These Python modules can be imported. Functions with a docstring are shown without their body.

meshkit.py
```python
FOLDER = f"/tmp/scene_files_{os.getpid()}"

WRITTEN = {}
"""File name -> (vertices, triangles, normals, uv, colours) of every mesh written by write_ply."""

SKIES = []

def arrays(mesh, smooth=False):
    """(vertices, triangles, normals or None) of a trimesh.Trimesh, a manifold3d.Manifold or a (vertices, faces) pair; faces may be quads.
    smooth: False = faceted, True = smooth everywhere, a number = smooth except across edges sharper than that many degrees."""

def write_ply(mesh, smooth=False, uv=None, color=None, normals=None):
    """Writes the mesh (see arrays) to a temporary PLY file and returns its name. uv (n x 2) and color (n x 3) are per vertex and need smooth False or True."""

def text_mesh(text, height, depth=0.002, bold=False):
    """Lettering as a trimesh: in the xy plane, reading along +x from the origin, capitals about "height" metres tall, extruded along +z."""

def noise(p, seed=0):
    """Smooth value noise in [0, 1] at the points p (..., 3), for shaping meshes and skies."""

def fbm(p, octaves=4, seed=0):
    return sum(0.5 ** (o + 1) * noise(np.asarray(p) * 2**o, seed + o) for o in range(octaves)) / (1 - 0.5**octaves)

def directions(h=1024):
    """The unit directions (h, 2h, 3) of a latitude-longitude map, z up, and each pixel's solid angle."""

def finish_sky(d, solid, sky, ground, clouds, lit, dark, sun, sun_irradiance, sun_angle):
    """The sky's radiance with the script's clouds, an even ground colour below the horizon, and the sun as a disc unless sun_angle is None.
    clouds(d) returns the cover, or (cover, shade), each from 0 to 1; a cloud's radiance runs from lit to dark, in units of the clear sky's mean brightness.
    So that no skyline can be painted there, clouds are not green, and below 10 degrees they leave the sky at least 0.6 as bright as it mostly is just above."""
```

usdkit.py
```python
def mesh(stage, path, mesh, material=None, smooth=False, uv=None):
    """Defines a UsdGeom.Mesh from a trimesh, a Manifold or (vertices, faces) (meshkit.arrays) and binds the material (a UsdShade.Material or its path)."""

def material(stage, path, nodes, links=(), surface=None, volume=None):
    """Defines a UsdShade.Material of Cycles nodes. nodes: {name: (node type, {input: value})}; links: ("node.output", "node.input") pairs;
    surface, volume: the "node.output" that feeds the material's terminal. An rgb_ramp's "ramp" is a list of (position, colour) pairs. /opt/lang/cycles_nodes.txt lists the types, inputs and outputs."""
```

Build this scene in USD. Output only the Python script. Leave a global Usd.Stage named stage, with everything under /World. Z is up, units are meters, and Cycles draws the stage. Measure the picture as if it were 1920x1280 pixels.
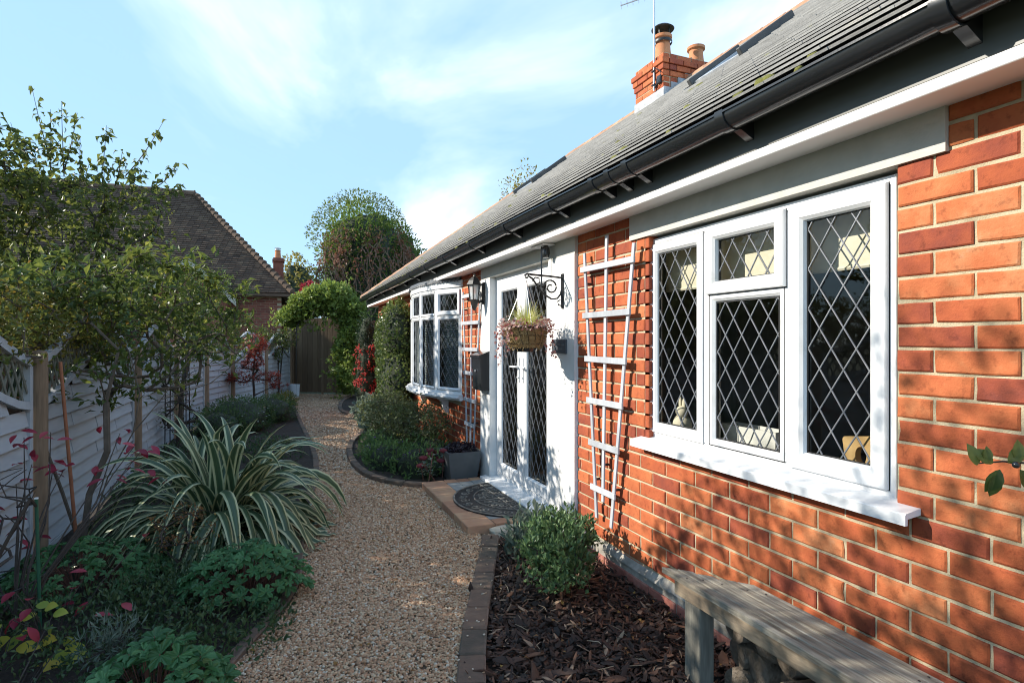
import math, numpy as np, trimesh, usdkit, meshkit
from shapely.geometry import Polygon, box as sbox, Point
from shapely.ops import unary_union
from pxr import Usd, UsdGeom, UsdLux, UsdShade, Gf, Sdf, Vt
R = np.random.RandomState(7)
stage = Usd.Stage.CreateInMemory()
UsdGeom.SetStageUpAxis(stage, UsdGeom.Tokens.z); UsdGeom.SetStageMetersPerUnit(stage, 1.0)
UsdGeom.Xform.Define(stage, '/World'); UsdGeom.Scope.Define(stage, '/World/Looks')
T = Sdf.ValueTypeNames
# ---------------------------------------------------------------- camera
F = 1067.; TH = math.atan(440 / F); C, S = math.cos(TH), math.sin(TH); H = 1.36
cam = UsdGeom.Camera.Define(stage, '/World/camera')
cam.AddTranslateOp().Set(Gf.Vec3d(0, 0, H)); cam.AddRotateXYZOp().Set(Gf.Vec3f(90, 0, -math.degrees(TH)))
cam.CreateFocalLengthAttr(20.0); cam.CreateHorizontalApertureAttr(20.0 * 1920 / F)
cam.CreateVerticalApertureAttr(20.0 * 1280 / F); cam.CreateClippingRangeAttr(Gf.Vec2f(0.05, 2000))
cam.CreateExposureAttr(1.2)
# ---------------------------------------------------------------- sun and sky
SUN = np.array([-.30, .13, .17]); SUN = SUN / np.linalg.norm(SUN)
ELEV = math.asin(SUN[2]); ROT = math.atan2(SUN[0], SUN[1])
sun = UsdLux.DistantLight.Define(stage, '/World/sun')
sun.AddRotateXYZOp().Set(Gf.Vec3f(90 - math.degrees(ELEV), 0, math.degrees(math.atan2(SUN[0], -SUN[1]))))
sun.CreateIntensityAttr(0.93); sun.CreateAngleAttr(0.5); sun.CreateNormalizeAttr(True); sun.CreateColorAttr(Gf.Vec3f(1, .93, .82))
dome = UsdLux.DomeLight.Define(stage, '/World/sky')
dome.GetPrim().SetCustomDataByKey('label', 'pale blue autumn sky with thin white cloud'); dome.GetPrim().SetCustomDataByKey('kind', 'structure')
CL = 7.5
skym = usdkit.material(stage, '/World/Looks/sky', {
    'sky': ('sky_texture', {'sky_type': 'single_scattering', 'sun_disc': False, 'sun_elevation': ELEV, 'sun_rotation': ROT, 'altitude': 60., 'air_density': 1.0, 'aerosol_density': .12, 'ozone_density': 2.0}),
    'tc': ('texture_coordinate', {}),
    'sep': ('separate_xyz', {}),
    'zz': ('math', {'math_type': 'add', 'value2': .22}),
    'inv': ('math', {'math_type': 'divide', 'value1': 1.0}),
    'flat': ('vector_math', {'math_type': 'scale'}),
    'map': ('mapping', {'scale': (1.1, .55, 1.1), 'rotation': (0, 0, .55), 'location': (5.1, 1.1, 0)}),
    'n1': ('noise_texture', {'scale': 1.25, 'detail': 8., 'roughness': .52, 'distortion': .5}),
    'r1': ('rgb_ramp', {'ramp': [(0, (.0,) * 3), (.50, (.02,) * 3), (.58, (.13,) * 3), (.66, (.34,) * 3), (.77, (.62,) * 3), (1, (.85,) * 3)]}),
    'tint': ('mix_color', {'blend_type': 'multiply', 'fac': 1.0, 'b': (1.62, 1.72, 1.62), 'use_clamp': False}),
    'cap': ('mix_color', {'blend_type': 'darken', 'fac': .9, 'b': (1.55, 2.6, 3.8), 'use_clamp': False}),
    'mix': ('mix_color', {'blend_type': 'mix', 'b': (CL, CL, CL * 1.02), 'use_clamp': False}),
    'bg': ('background_shader', {'strength': .125}),
}, [('tc.generated', 'sep.vector'), ('sep.z', 'zz.value1'), ('zz.value', 'inv.value2'), ('tc.generated', 'flat.vector1'), ('inv.value', 'flat.scale'), ('flat.vector', 'map.vector'),
    ('map.vector', 'n1.vector'), ('n1.fac', 'r1.fac'), ('r1.color', 'mix.fac'), ('sky.color', 'tint.a'), ('tint.result', 'cap.a'), ('cap.result', 'mix.a'), ('mix.result', 'bg.color')], surface='bg.background')
UsdShade.MaterialBindingAPI.Apply(dome.GetPrim()).Bind(skym)

# ---------------------------------------------------------------- naming
USED = {}
def path_of(name, parent=None):
    base = (str(parent.GetPath()) if parent is not None else '/World') + '/' + name
    n = USED.get(base, 0); USED[base] = n + 1
    return base if n == 0 else '%s_%03d' % (base, n)
def tag(p, label=None, cat=None, group=None, kind=None):
    p = p.GetPrim() if hasattr(p, 'GetPrim') else p
    for k, v in (('label', label), ('category', cat), ('group', group), ('kind', kind)):
        if v: p.SetCustomDataByKey(k, v)
    return p
def thing(name, label, cat, loc=(0, 0, 0), rz=0, group=None, kind=None):
    x = UsdGeom.Xform.Define(stage, path_of(name))
    x.AddTranslateOp().Set(Gf.Vec3d(*map(float, loc)))
    if rz: x.AddRotateZOp().Set(float(rz))
    return tag(x, label, cat, group, kind)
def copy_of(root, loc, rz, label, group=None):
    r = thing(root.GetName().rstrip('0123456789').rstrip('_'), label, root.GetCustomDataByKey('category'), loc, rz, group)
    r.GetReferences().AddInternalReference(root.GetPath()); r.SetInstanceable(True)
    return r

# ---------------------------------------------------------------- mesh building
class MB:
    def __init__(s): s.v = []; s.f = []; s.t = []; s.n = 0
    def add(s, v, f, tone=.5):
        v = np.asarray(v, float).reshape(-1, 3); f = np.asarray(f, int)
        if f.shape[1] == 4: f = np.vstack([f[:, [0, 1, 2]], f[:, [0, 2, 3]]])
        s.v.append(v); s.f.append(f + s.n); s.t.append(np.broadcast_to(np.asarray(tone, float), (len(v),)).copy()); s.n += len(v)
        return s
    def mesh(s, m, tone=.5, M=None):
        v = np.array(m.vertices)
        if M is not None: v = v @ M[:3, :3].T + M[:3, 3]
        return s.add(v, m.faces, tone)
    def box(s, a, b, tone=.5, ch=0., jit=0.):
        a = np.asarray(a, float); b = np.asarray(b, float)
        if ch <= 0:
            v = np.array([[(a, b)[i >> k & 1][k] for k in range(3)] for i in range(8)])
            f = [[0, 2, 3, 1], [4, 5, 7, 6], [0, 1, 5, 4], [2, 6, 7, 3], [0, 4, 6, 2], [1, 3, 7, 5]]
            if jit: v = v + R.uniform(-jit, jit, v.shape)
            return s.add(v, f, tone)
        lo, hi = np.minimum(a, b), np.maximum(a, b); ch = min(ch, (hi - lo).min() * .45)
        v = []
        for i in range(8):
            cnr = np.array([(lo, hi)[i >> k & 1][k] for k in range(3)])
            for k in range(3):
                p = cnr.copy()
                for q in range(3):
                    if q != k: p[q] += ch if not (i >> q & 1) else -ch
                v.append(p)
        v = np.array(v)
        if jit: v = v + R.uniform(-jit, jit, v.shape)
        return s.add(v, CHF, tone)
    def tube(s, pts, rad, n=6, tone=.5, cap=True):
        p = np.asarray(pts, float); k = len(p); r = np.broadcast_to(np.asarray(rad, float), (k,))
        d = np.gradient(p, axis=0); d /= np.maximum(np.linalg.norm(d, axis=1, keepdims=True), 1e-9)
        up = np.array([0, 0, 1.]) if abs(d[:, 2]).mean() < .9 else np.array([1., 0, 0])
        u = np.cross(d, up); u /= np.maximum(np.linalg.norm(u, axis=1, keepdims=True), 1e-9); w = np.cross(d, u)
        a = np.arange(n) / n * 2 * math.pi
        v = p[:, None] + r[:, None, None] * (np.cos(a)[None, :, None] * u[:, None] + np.sin(a)[None, :, None] * w[:, None])
        f = []
        for i in range(k - 1):
            for j in range(n):
                f.append([i * n + j, i * n + (j + 1) % n, (i + 1) * n + (j + 1) % n, (i + 1) * n + j])
        s.add(v.reshape(-1, 3), f, tone)
        if cap:
            for o in (0, (k - 1) * n):
                vv = v.reshape(-1, 3)[o:o + n]; s.add(np.vstack([vv, vv.mean(0)]), [[j, (j + 1) % n, n] for j in range(n)], tone)
        return s
    def prism(s, poly, M, h, tone=.5):       # shapely polygon extruded by h, through a 4x4 or callable
        polys = getattr(poly, 'geoms', [poly])
        for g in polys:
            m = trimesh.creation.extrude_polygon(g, h, engine='earcut')
            v = np.array(m.vertices); v = M(v) if callable(M) else v @ M[:3, :3].T + M[:3, 3]
            s.add(v, m.faces, tone)
        return s
    def lathe(s, prof, n=20, loc=(0, 0, 0), tone=.5):
        prof = np.asarray(prof, float); a = np.arange(n) / n * 2 * math.pi
        v = np.stack([prof[:, 0][:, None] * np.cos(a), prof[:, 0][:, None] * np.sin(a), np.repeat(prof[:, 1][:, None], n, 1)], -1) + np.asarray(loc)
        f = [[i * n + j, i * n + (j + 1) % n, (i + 1) * n + (j + 1) % n, (i + 1) * n + j] for i in range(len(prof) - 1) for j in range(n)]
        return s.add(v.reshape(-1, 3), f, tone)
    def arrays(s): return np.vstack(s.v), np.vstack(s.f), np.concatenate(s.t)
    def build(s, name, mat, parent=None, smooth=False, label=None, cat=None, group=None, kind=None):
        v, f, t = s.arrays()
        return put(name, v, f, t, mat, parent, smooth, label, cat, group, kind)
def _chf():
    f = []; vid = lambda i, k: i * 3 + k
    for k in range(3):
        q, r = [x for x in range(3) if x != k]
        for side in (0, 1):
            c = [side << k | (a << q) | (b << r) for a, b in ((0, 0), (1, 0), (1, 1), (0, 1))]
            f.append([vid(x, k) for x in c])
    f4 = list(f)
    for k in range(3):
        q, r = [x for x in range(3) if x != k]
        for a in (0, 1):
            for b in (0, 1):
                i0 = (a << q) | (b << r); i1 = i0 | (1 << k)
                f4.append([vid(i0, q), vid(i1, q), vid(i1, r), vid(i0, r)])
    out = []
    for g in f4: out += [[g[0], g[1], g[2]], [g[0], g[2], g[3]]]
    for i in range(8): out.append([vid(i, 0), vid(i, 1), vid(i, 2)])
    v = np.array([[0.] * 3] * 24)
    for i in range(8):
        for k in range(3):
            p = np.array([float(i >> x & 1) for x in range(3)])
            for q in range(3):
                if q != k: p[q] += .1 if not (i >> q & 1) else -.1
            v[vid(i, k)] = p
    res = []
    for t in out:
        a, b, c = v[t]; n = np.cross(b - a, c - a)
        res.append(t if n @ ((a + b + c) / 3 - .5) > 0 else t[::-1])
    return np.array(res)
CHF = _chf()
def put(name, v, f, t, mat, parent=None, smooth=False, label=None, cat=None, group=None, kind=None):
    m = UsdGeom.Mesh.Define(stage, path_of(name, parent))
    n = None
    if smooth is not False:
        if smooth is True: v2, f2, n = meshkit.arrays((v, f), True); v, f = v2, f2
        else:
            v2, f2, n = meshkit.arrays((v, f), smooth)
            t = np.full(len(v2), float(np.mean(t))); v, f = v2, f2
    m.CreatePointsAttr(Vt.Vec3fArray.FromNumpy(np.ascontiguousarray(v, np.float32)))
    m.CreateFaceVertexCountsAttr(Vt.IntArray.FromNumpy(np.full(len(f), 3, np.int32)))
    m.CreateFaceVertexIndicesAttr(Vt.IntArray.FromNumpy(np.ascontiguousarray(f, np.int32).ravel()))
    m.CreateSubdivisionSchemeAttr('none')
    if n is not None:
        m.CreateNormalsAttr(Vt.Vec3fArray.FromNumpy(np.ascontiguousarray(n, np.float32))); m.SetNormalsInterpolation('vertex')
    pv = UsdGeom.PrimvarsAPI(m).CreatePrimvar('tone', T.FloatArray, 'vertex'); pv.Set(Vt.FloatArray.FromNumpy(np.ascontiguousarray(t, np.float32)))
    UsdShade.MaterialBindingAPI.Apply(m.GetPrim()).Bind(mat)
    return tag(m, label, cat, group, kind)

# ---------------------------------------------------------------- materials
def mat(name, ramp, rough=.6, scale=6., nmix=.5, bump=0., bscale=40., bdist=.01, metal=0., spec=.5, detail=5., stretch=None, transl=0., coat=0., rvar=0.):
    """ramp: colours over tone (primvar) blended with noise: nmix 0 = tone only, 1 = noise only"""
    nodes = {'geo': ('geometry', {}), 'at': ('attribute', {'attribute': 'tone'}),
             'map': ('mapping', {'scale': stretch or (1, 1, 1)}),
             'n': ('noise_texture', {'scale': scale, 'detail': detail, 'roughness': .6}),
             'mr': ('map_range', {'from_min': .25, 'from_max': .75, 'clamp': True}),
             'mx': ('mix_float', {'fac': nmix}), 'r': ('rgb_ramp', {'ramp': ramp}),
             'p': ('principled_bsdf', {'roughness': rough, 'metallic': metal, 'specular_ior_level': spec, 'coat_weight': coat})}
    links = [('geo.position', 'map.vector'), ('map.vector', 'n.vector'), ('n.fac', 'mr.value'), ('at.fac', 'mx.a'), ('mr.result', 'mx.b'), ('mx.result', 'r.fac'), ('r.color', 'p.base_color')]
    if bump:
        nodes['n2'] = ('noise_texture', {'scale': bscale, 'detail': 6., 'roughness': .65}); nodes['b'] = ('bump', {'strength': bump, 'distance': bdist})
        links += [('map.vector', 'n2.vector'), ('n2.fac', 'b.height'), ('b.normal', 'p.normal')]
    out = 'p.BSDF'
    if transl:
        nodes['t'] = ('translucent_bsdf', {}); nodes['ms'] = ('mix_closure', {'fac': transl})
        links += [('r.color', 't.color'), ('p.BSDF', 'ms.closure1'), ('t.BSDF', 'ms.closure2')]; out = 'ms.closure'
    return usdkit.material(stage, '/World/Looks/' + name, nodes, links, surface=out)
def leafmat(name, ramp, rough=.45, transl=.35, spec=.4): return mat(name, ramp, rough, 9., .25, 0, transl=transl, spec=spec)
M = {}
M['brick'] = usdkit.material(stage, '/World/Looks/brick', {
    'geo': ('geometry', {}), 'at': ('attribute', {'attribute': 'tone'}), 'n': ('noise_texture', {'scale': 11., 'detail': 6., 'roughness': .62}), 'mr': ('map_range', {'from_min': .25, 'from_max': .75, 'clamp': True}),
    'mx': ('mix_float', {'fac': .36}), 'r': ('rgb_ramp', {'ramp': [(0, (.14, .036, .026)), (.2, (.24, .052, .026)), (.5, (.37, .088, .031)), (.75, (.46, .135, .048)), (.9, (.49, .19, .08)), (1, (.46, .26, .15))]}),
    'ns': ('noise_texture', {'scale': 34., 'detail': 8., 'roughness': .7}), 'rs': ('rgb_ramp', {'ramp': [(0, (.35, .3, .3)), (.34, (.62, .58, .56)), (.46, (1, 1, 1)), (.62, (1, 1, 1)), (.72, (1.12, 1.25, 1.35)), (1, (1.3, 1.7, 2.0))]}),
    'nb': ('noise_texture', {'scale': 2.3, 'detail': 4., 'roughness': .6}), 'rb': ('rgb_ramp', {'ramp': [(0, (.70, .66, .64)), (.42, (.9, .88, .87)), (.58, (1, 1, 1)), (1, (1.08, 1.06, 1.04))]}),
    'm1': ('mix_color', {'blend_type': 'multiply', 'fac': .85, 'use_clamp': False}), 'm2': ('mix_color', {'blend_type': 'multiply', 'fac': .9, 'use_clamp': False}),
    'n2': ('noise_texture', {'scale': 120., 'detail': 6., 'roughness': .7}), 'b': ('bump', {'strength': .6, 'distance': .004}), 'p': ('principled_bsdf', {'roughness': .84, 'specular_ior_level': .35})},
    [('geo.position', 'n.vector'), ('geo.position', 'ns.vector'), ('geo.position', 'nb.vector'), ('geo.position', 'n2.vector'), ('n.fac', 'mr.value'), ('at.fac', 'mx.a'), ('mr.result', 'mx.b'), ('mx.result', 'r.fac'), ('r.color', 'm1.a'), ('ns.fac', 'rs.fac'), ('rs.color', 'm1.b'),
     ('m1.result', 'm2.a'), ('nb.fac', 'rb.fac'), ('rb.color', 'm2.b'), ('m2.result', 'p.base_color'), ('n2.fac', 'b.height'), ('b.normal', 'p.normal')], surface='p.BSDF')
M['mortar'] = mat('mortar', [(0, (.24, .20, .125)), (.5, (.43, .365, .24)), (1, (.54, .47, .33))], .95, 9., .8, .9, 190., .005)
M['plinth_mortar'] = mat('plinth_mortar', [(0, (.15, .14, .12)), (.5, (.28, .26, .225)), (1, (.48, .45, .40))], .95, 12., .85, .8, 120., .006)
M['plinth_brick'] = mat('plinth_brick', [(0, (.20, .06, .045)), (.45, (.32, .11, .08)), (.72, (.36, .17, .13)), (.85, (.55, .45, .40)), (1, (.62, .55, .5))], .9, 18., .7, .6, 110., .005)
M['render'] = mat('render', [(0, (.56, .55, .53)), (.5, (.68, .675, .66)), (1, (.74, .735, .72))], .8, 5., .8, .55, 26., .012)
M['band'] = mat('band', [(0, (.40, .39, .35)), (1, (.52, .51, .46))], .85, 7., .8, .35, 60., .006)
M['upvc'] = mat('upvc', [(0, (.46, .46, .44)), (.2, (.60, .602, .60)), (.4, (.67, .675, .68)), (1, (.70, .705, .71))], .3, 7., .9, .06, 9., .004, spec=.5, detail=9.)
M['upvc_grey'] = mat('upvc_grey', [(0, (.70, .71, .72)), (1, (.77, .78, .78))], .4, 3., .8)
M['soffit'] = mat('soffit', [(0, (.76, .75, .74)), (1, (.80, .795, .79))], .5, 2., .8)
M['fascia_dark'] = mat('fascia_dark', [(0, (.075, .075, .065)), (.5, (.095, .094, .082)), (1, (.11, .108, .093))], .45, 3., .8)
M['gasket'] = mat('gasket', [(0, (.01, .01, .011)), (1, (.015, .015, .015))], .6)
M['lead'] = mat('lead', [(0, (.085, .09, .10)), (1, (.22, .23, .25))], .5, 24., .8, .4, 60., .002, metal=.4)
M['black_plastic'] = mat('black_plastic', [(0, (.011, .012, .013)), (1, (.02, .021, .022))], .22, 4., .8, .12, 20., .004, coat=.2)
M['black_iron'] = mat('black_iron', [(0, (.012, .011, .010)), (.7, (.02, .017, .015)), (1, (.06, .03, .02))], .45, 30., .8, .25, 90., .002)
M['tile'] = mat('tile', [(0, (.22, .217, .21)), (.5, (.33, .327, .318)), (.8, (.39, .385, .37)), (1, (.43, .42, .38))], .85, 8., .5, .5, 60., .006)
M['underlay'] = mat('underlay', [(0, (.02, .02, .02)), (1, (.03, .03, .03))], .9)
M['ridge'] = mat('ridge', [(0, (.20, .11, .07)), (.5, (.36, .20, .12)), (1, (.46, .32, .2))], .9, 12., .6, .5, 60., .008)
M['moss'] = mat('moss', [(0, (.06, .055, .02)), (.5, (.13, .13, .025)), (1, (.22, .22, .05))], .95, 30., .6, 1., 90., .01)
M['leadsheet'] = mat('leadsheet', [(0, (.18, .19, .20)), (.6, (.33, .34, .35)), (1, (.62, .62, .60))], .6, 14., .8, .3, 30., .006)
M['terracotta'] = mat('terracotta', [(0, (.30, .10, .045)), (.5, (.46, .18, .075)), (1, (.52, .25, .12))], .8, 7., .6, .3, 70., .004)
M['dark_metal'] = mat('dark_metal', [(0, (.035, .035, .034)), (1, (.06, .06, .056))], .5, 8., .8)
M['alu'] = mat('alu', [(0, (.5, .5, .5)), (1, (.66, .66, .66))], .35, 8., .8, metal=.7)
M['trellis'] = mat('trellis', [(0, (.24, .255, .28)), (.5, (.36, .38, .41)), (1, (.48, .50, .52))], .7, 18., .6, .35, 60., .003, stretch=(1, 1, .25))
M['slate'] = mat('slate', [(0, (.05, .06, .07)), (1, (.09, .10, .115))], .5, 25., .8, .3, 60., .003)
M['faint'] = mat('faint', [(0, (.16, .165, .175)), (1, (.2, .205, .21))], .6)
M['interior'] = mat('interior', [(0, (.22, .21, .185)), (1, (.30, .285, .26))], .8, 2., .8)
M['cream'] = mat('cream', [(0, (.62, .56, .42)), (1, (.68, .62, .48))], .8, 20., .8, .15, 200., .002)
M['white_ceramic'] = mat('white_ceramic', [(0, (.66, .65, .6)), (1, (.74, .72, .68))], .3, 6., .8)
M['tan_wood'] = mat('tan_wood', [(0, (.40, .24, .09)), (1, (.56, .37, .16))], .5, 16., .8, stretch=(1, 1, .2))
M['blind_slat'] = mat('blind_slat', [(0, (.34, .39, .385)), (1, (.44, .48, .475))], .5, 3., .8)
M['paver'] = mat('paver', [(0, (0.286, 0.138, 0.083)), (.4, (0.396, 0.220, 0.132)), (.7, (0.462, 0.308, 0.182)), (1, (0.528, 0.396, 0.242))], .9, 9., .35, .6, 120., .005)
M['paver_grey'] = mat('paver_grey', [(0, (.17, .18, .18)), (1, (.27, .28, .275))], .9, 12., .7, .6, 120., .005)
M['stone'] = mat('stone', [(0, (.28, .25, .19)), (.5, (.42, .38, .30)), (1, (.54, .50, .41))], .95, 9., .7, .8, 60., .01)
M['rubber'] = mat('rubber', [(0, (.008, .008, .009)), (1, (.016, .016, .017))], .42, 30., .8, .3, 200., .002)
M['rubber_worn'] = mat('rubber_worn', [(0, (.03, .028, .025)), (.5, (.16, .15, .13)), (1, (.32, .30, .26))], .55, 14., .9)
M['edging'] = mat('edging', [(0, (0.068, 0.061, 0.041)), (.4, (0.115, 0.084, 0.061)), (.75, (0.176, 0.108, 0.074)), (1, (0.216, 0.149, 0.101))], .92, 16., .5, .7, 90., .008)
M['edging_side'] = mat('edging_side', [(0, (.04, .05, .02)), (1, (.11, .10, .055))], .95, 20., .7, .7, 90., .008)
M['planter'] = mat('planter', [(0, (.055, .06, .063)), (1, (.09, .097, .1))], .5, 10., .8, .15, 80., .003)
M['bench'] = mat('bench', [(0, (0.058, 0.046, 0.031)), (.3, (0.156, 0.130, 0.096)), (.62, (0.305, 0.273, 0.215)), (1, (0.520, 0.481, 0.390))], .88, 7., .72, .8, 12., .010, stretch=(7, .55, 7))
M['bench_dark'] = mat('bench_dark', [(0, (0.088, 0.069, 0.050)), (.4, (0.200, 0.150, 0.100)), (.8, (0.375, 0.294, 0.200)), (1, (0.500, 0.400, 0.275))], .85, 6., .7, .5, 14., .006, stretch=(6, .8, 5))
M['bench_leg'] = mat('bench_leg', [(0, (0.065, 0.060, 0.048)), (.5, (0.130, 0.122, 0.100)), (1, (0.221, 0.208, 0.169))], .9, 9., .7, .5, 14., .006, stretch=(6, 6, .7))
M['log_bark'] = mat('log_bark', [(0, (.06, .045, .03)), (.5, (.14, .11, .08)), (1, (.24, .2, .16))], .95, 20., .8, 1., 40., .02)
M['log_end'] = mat('log_end', [(0, (.28, .2, .11)), (1, (.5, .4, .25))], .9, 30., .7)
M['post'] = mat('post', [(0, (0.106, 0.069, 0.040)), (.5, (0.188, 0.122, 0.073)), (1, (0.275, 0.194, 0.125))], .85, 10., .7, .4, 20., .006, stretch=(5, 5, .5))
M['slat'] = mat('slat', [(0, (.20, .208, .205)), (.2, (.285, .29, .295)), (.6, (.335, .343, .355)), (1, (.39, .396, .405))], .8, 5., .4, .2, 26., .002, stretch=(1, 1, 5))
M['lattice'] = mat('lattice', [(0, (0.078, 0.078, 0.058)), (1, (0.156, 0.156, 0.124))], .8, 14., .7, .3, 40., .004)
M['fence_rail'] = mat('fence_rail', [(0, (0.238, 0.249, 0.259)), (1, (0.378, 0.392, 0.406))], .75, 10., .7, .3, 40., .004)
M['gate'] = mat('gate', [(0, (0.072, 0.043, 0.024)), (.5, (0.132, 0.084, 0.048)), (1, (0.204, 0.138, 0.082))], .85, 8., .5, .4, 20., .006, stretch=(6, 6, .5))
M['soil'] = mat('soil', [(0, (0.021, 0.014, 0.010)), (.5, (0.044, 0.031, 0.022)), (1, (0.078, 0.058, 0.042))], .95, 22., .8, 1., 60., .03)
M['gravel_base'] = mat('gravel_base', [(0, (.05, .034, .02)), (.5, (.13, .09, .055)), (1, (.24, .17, .11))], .95, 60., .85, 1., 110., .012)
M['lawn'] = mat('lawn', [(0, (.03, .04, .015)), (1, (.06, .08, .03))], .95, 6., .8, 1., 40., .03)
for i, c in enumerate([(.47, .30, .175), (.36, .21, .115), (.52, .38, .24), (.23, .13, .075), (.55, .46, .35), (.42, .23, .125)]):
    M['pebble%d' % i] = mat('pebble_%d' % i, [(0, tuple(x * .75 for x in c)), (1, tuple(min(.7, x * 1.2) for x in c))], .6, 70., .8, spec=.35)
for i, c in enumerate([(.04, .02, .013), (.075, .033, .018), (.14, .06, .03), (.022, .014, .01), (.30, .20, .13)]):
    M['bark%d' % i] = mat('bark_%d' % i, [(0, tuple(x * .7 for x in c)), (1, tuple(x * 1.3 for x in c))], .75, 60., .8, .5, 100., .004)
M['twig'] = mat('twig', [(0, (.035, .024, .016)), (.6, (.09, .066, .045)), (1, (.17, .135, .10))], .85, 14., .6, .5, 60., .006)
M['twig_dark'] = mat('twig_dark', [(0, (.02, .014, .010)), (1, (.055, .038, .027))], .85, 14., .6)
M['twig_red'] = mat('twig_red', [(0, (.10, .035, .025)), (1, (.22, .10, .07))], .85, 14., .6)
M['creeper_stem'] = mat('creeper_stem', [(0, (.08, .05, .035)), (.6, (.20, .13, .085)), (1, (.34, .22, .14))], .85, 3., .4)
M['cane'] = mat('cane', [(0, (.20, .065, .03)), (1, (.34, .13, .06))], .7, 14., .6)
M['green_stake'] = mat('green_stake', [(0, (.012, .05, .025)), (1, (.02, .085, .042))], .45, 20., .6)
M['white_glaze'] = mat('white_glaze', [(0, (.5, .52, .54)), (1, (.62, .64, .65))], .4, 6., .8)
M['n_tile'] = mat('neighbour_tile', [(0, (.045, .026, .017)), (.5, (.095, .058, .036)), (.85, (.15, .10, .062)), (1, (.19, .17, .085))], .9, 2.2, .5, .5, 30., .01)
M['n_brick'] = mat('neighbour_brick', [(0, (.10, .03, .02)), (.5, (.20, .065, .04)), (1, (.28, .10, .06))], .9, 5., .5, .4, 60., .005)
M['barge'] = mat('barge', [(0, (.30, .26, .2)), (1, (.42, .37, .3))], .8, 6., .8)
M['glass_lamp'] = usdkit.material(stage, '/World/Looks/lamp_glass', {'p': ('principled_bsdf', {'base_color': (.85, .88, .88), 'roughness': .25, 'transmission_weight': .6})}, [], surface='p.BSDF')
M['glass'] = usdkit.material(stage, '/World/Looks/glass', {'t': ('transparent_bsdf', {'color': (.86, .88, .87)}), 'g': ('glossy_bsdf', {'color': (.9, .92, .92), 'roughness': .01}),
    'f': ('fresnel', {'IOR': 1.5}), 'x': ('mix_closure', {})}, [('f.fac', 'x.fac'), ('t.BSDF', 'x.closure1'), ('g.BSDF', 'x.closure2')], surface='x.closure')
# foliage
M['L_shrub'] = leafmat('leaf_shrub', [(0, (.045, .07, .018)), (.45, (.095, .13, .03)), (.8, (.20, .225, .045)), (.93, (.40, .36, .08)), (1, (.42, .20, .05))], .4, .45)
M['L_cherry'] = leafmat('leaf_cherry', [(0, (.045, .06, .016)), (.5, (.11, .135, .03)), (.85, (.21, .21, .045)), (.96, (.28, .12, .045)), (1, (.34, .08, .04))], .42, .55)
M['L_orange'] = leafmat('leaf_orange', [(0, (.06, .075, .016)), (.4, (.13, .15, .03)), (.7, (.24, .21, .04)), (.88, (.34, .19, .03)), (1, (.42, .14, .03))])
M['L_feather'] = leafmat('leaf_feather', [(0, (.04, .075, .014)), (.6, (.10, .16, .028)), (1, (.19, .25, .045))], .45, .5)
M['L_arch'] = leafmat('leaf_arch', [(0, (.06, .10, .02)), (.4, (.16, .22, .04)), (.8, (.27, .33, .07)), (1, (.38, .38, .12))], .4, .45)
M['L_conifer'] = leafmat('leaf_conifer', [(0, (.03, .05, .014)), (.4, (.10, .16, .026)), (.75, (.20, .28, .04)), (1, (.30, .36, .07))], .6, .5)
M['L_conifer_dark'] = leafmat('leaf_conifer_dark', [(0, (.012, .02, .010)), (1, (.03, .045, .02))], .7, .1)
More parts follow.
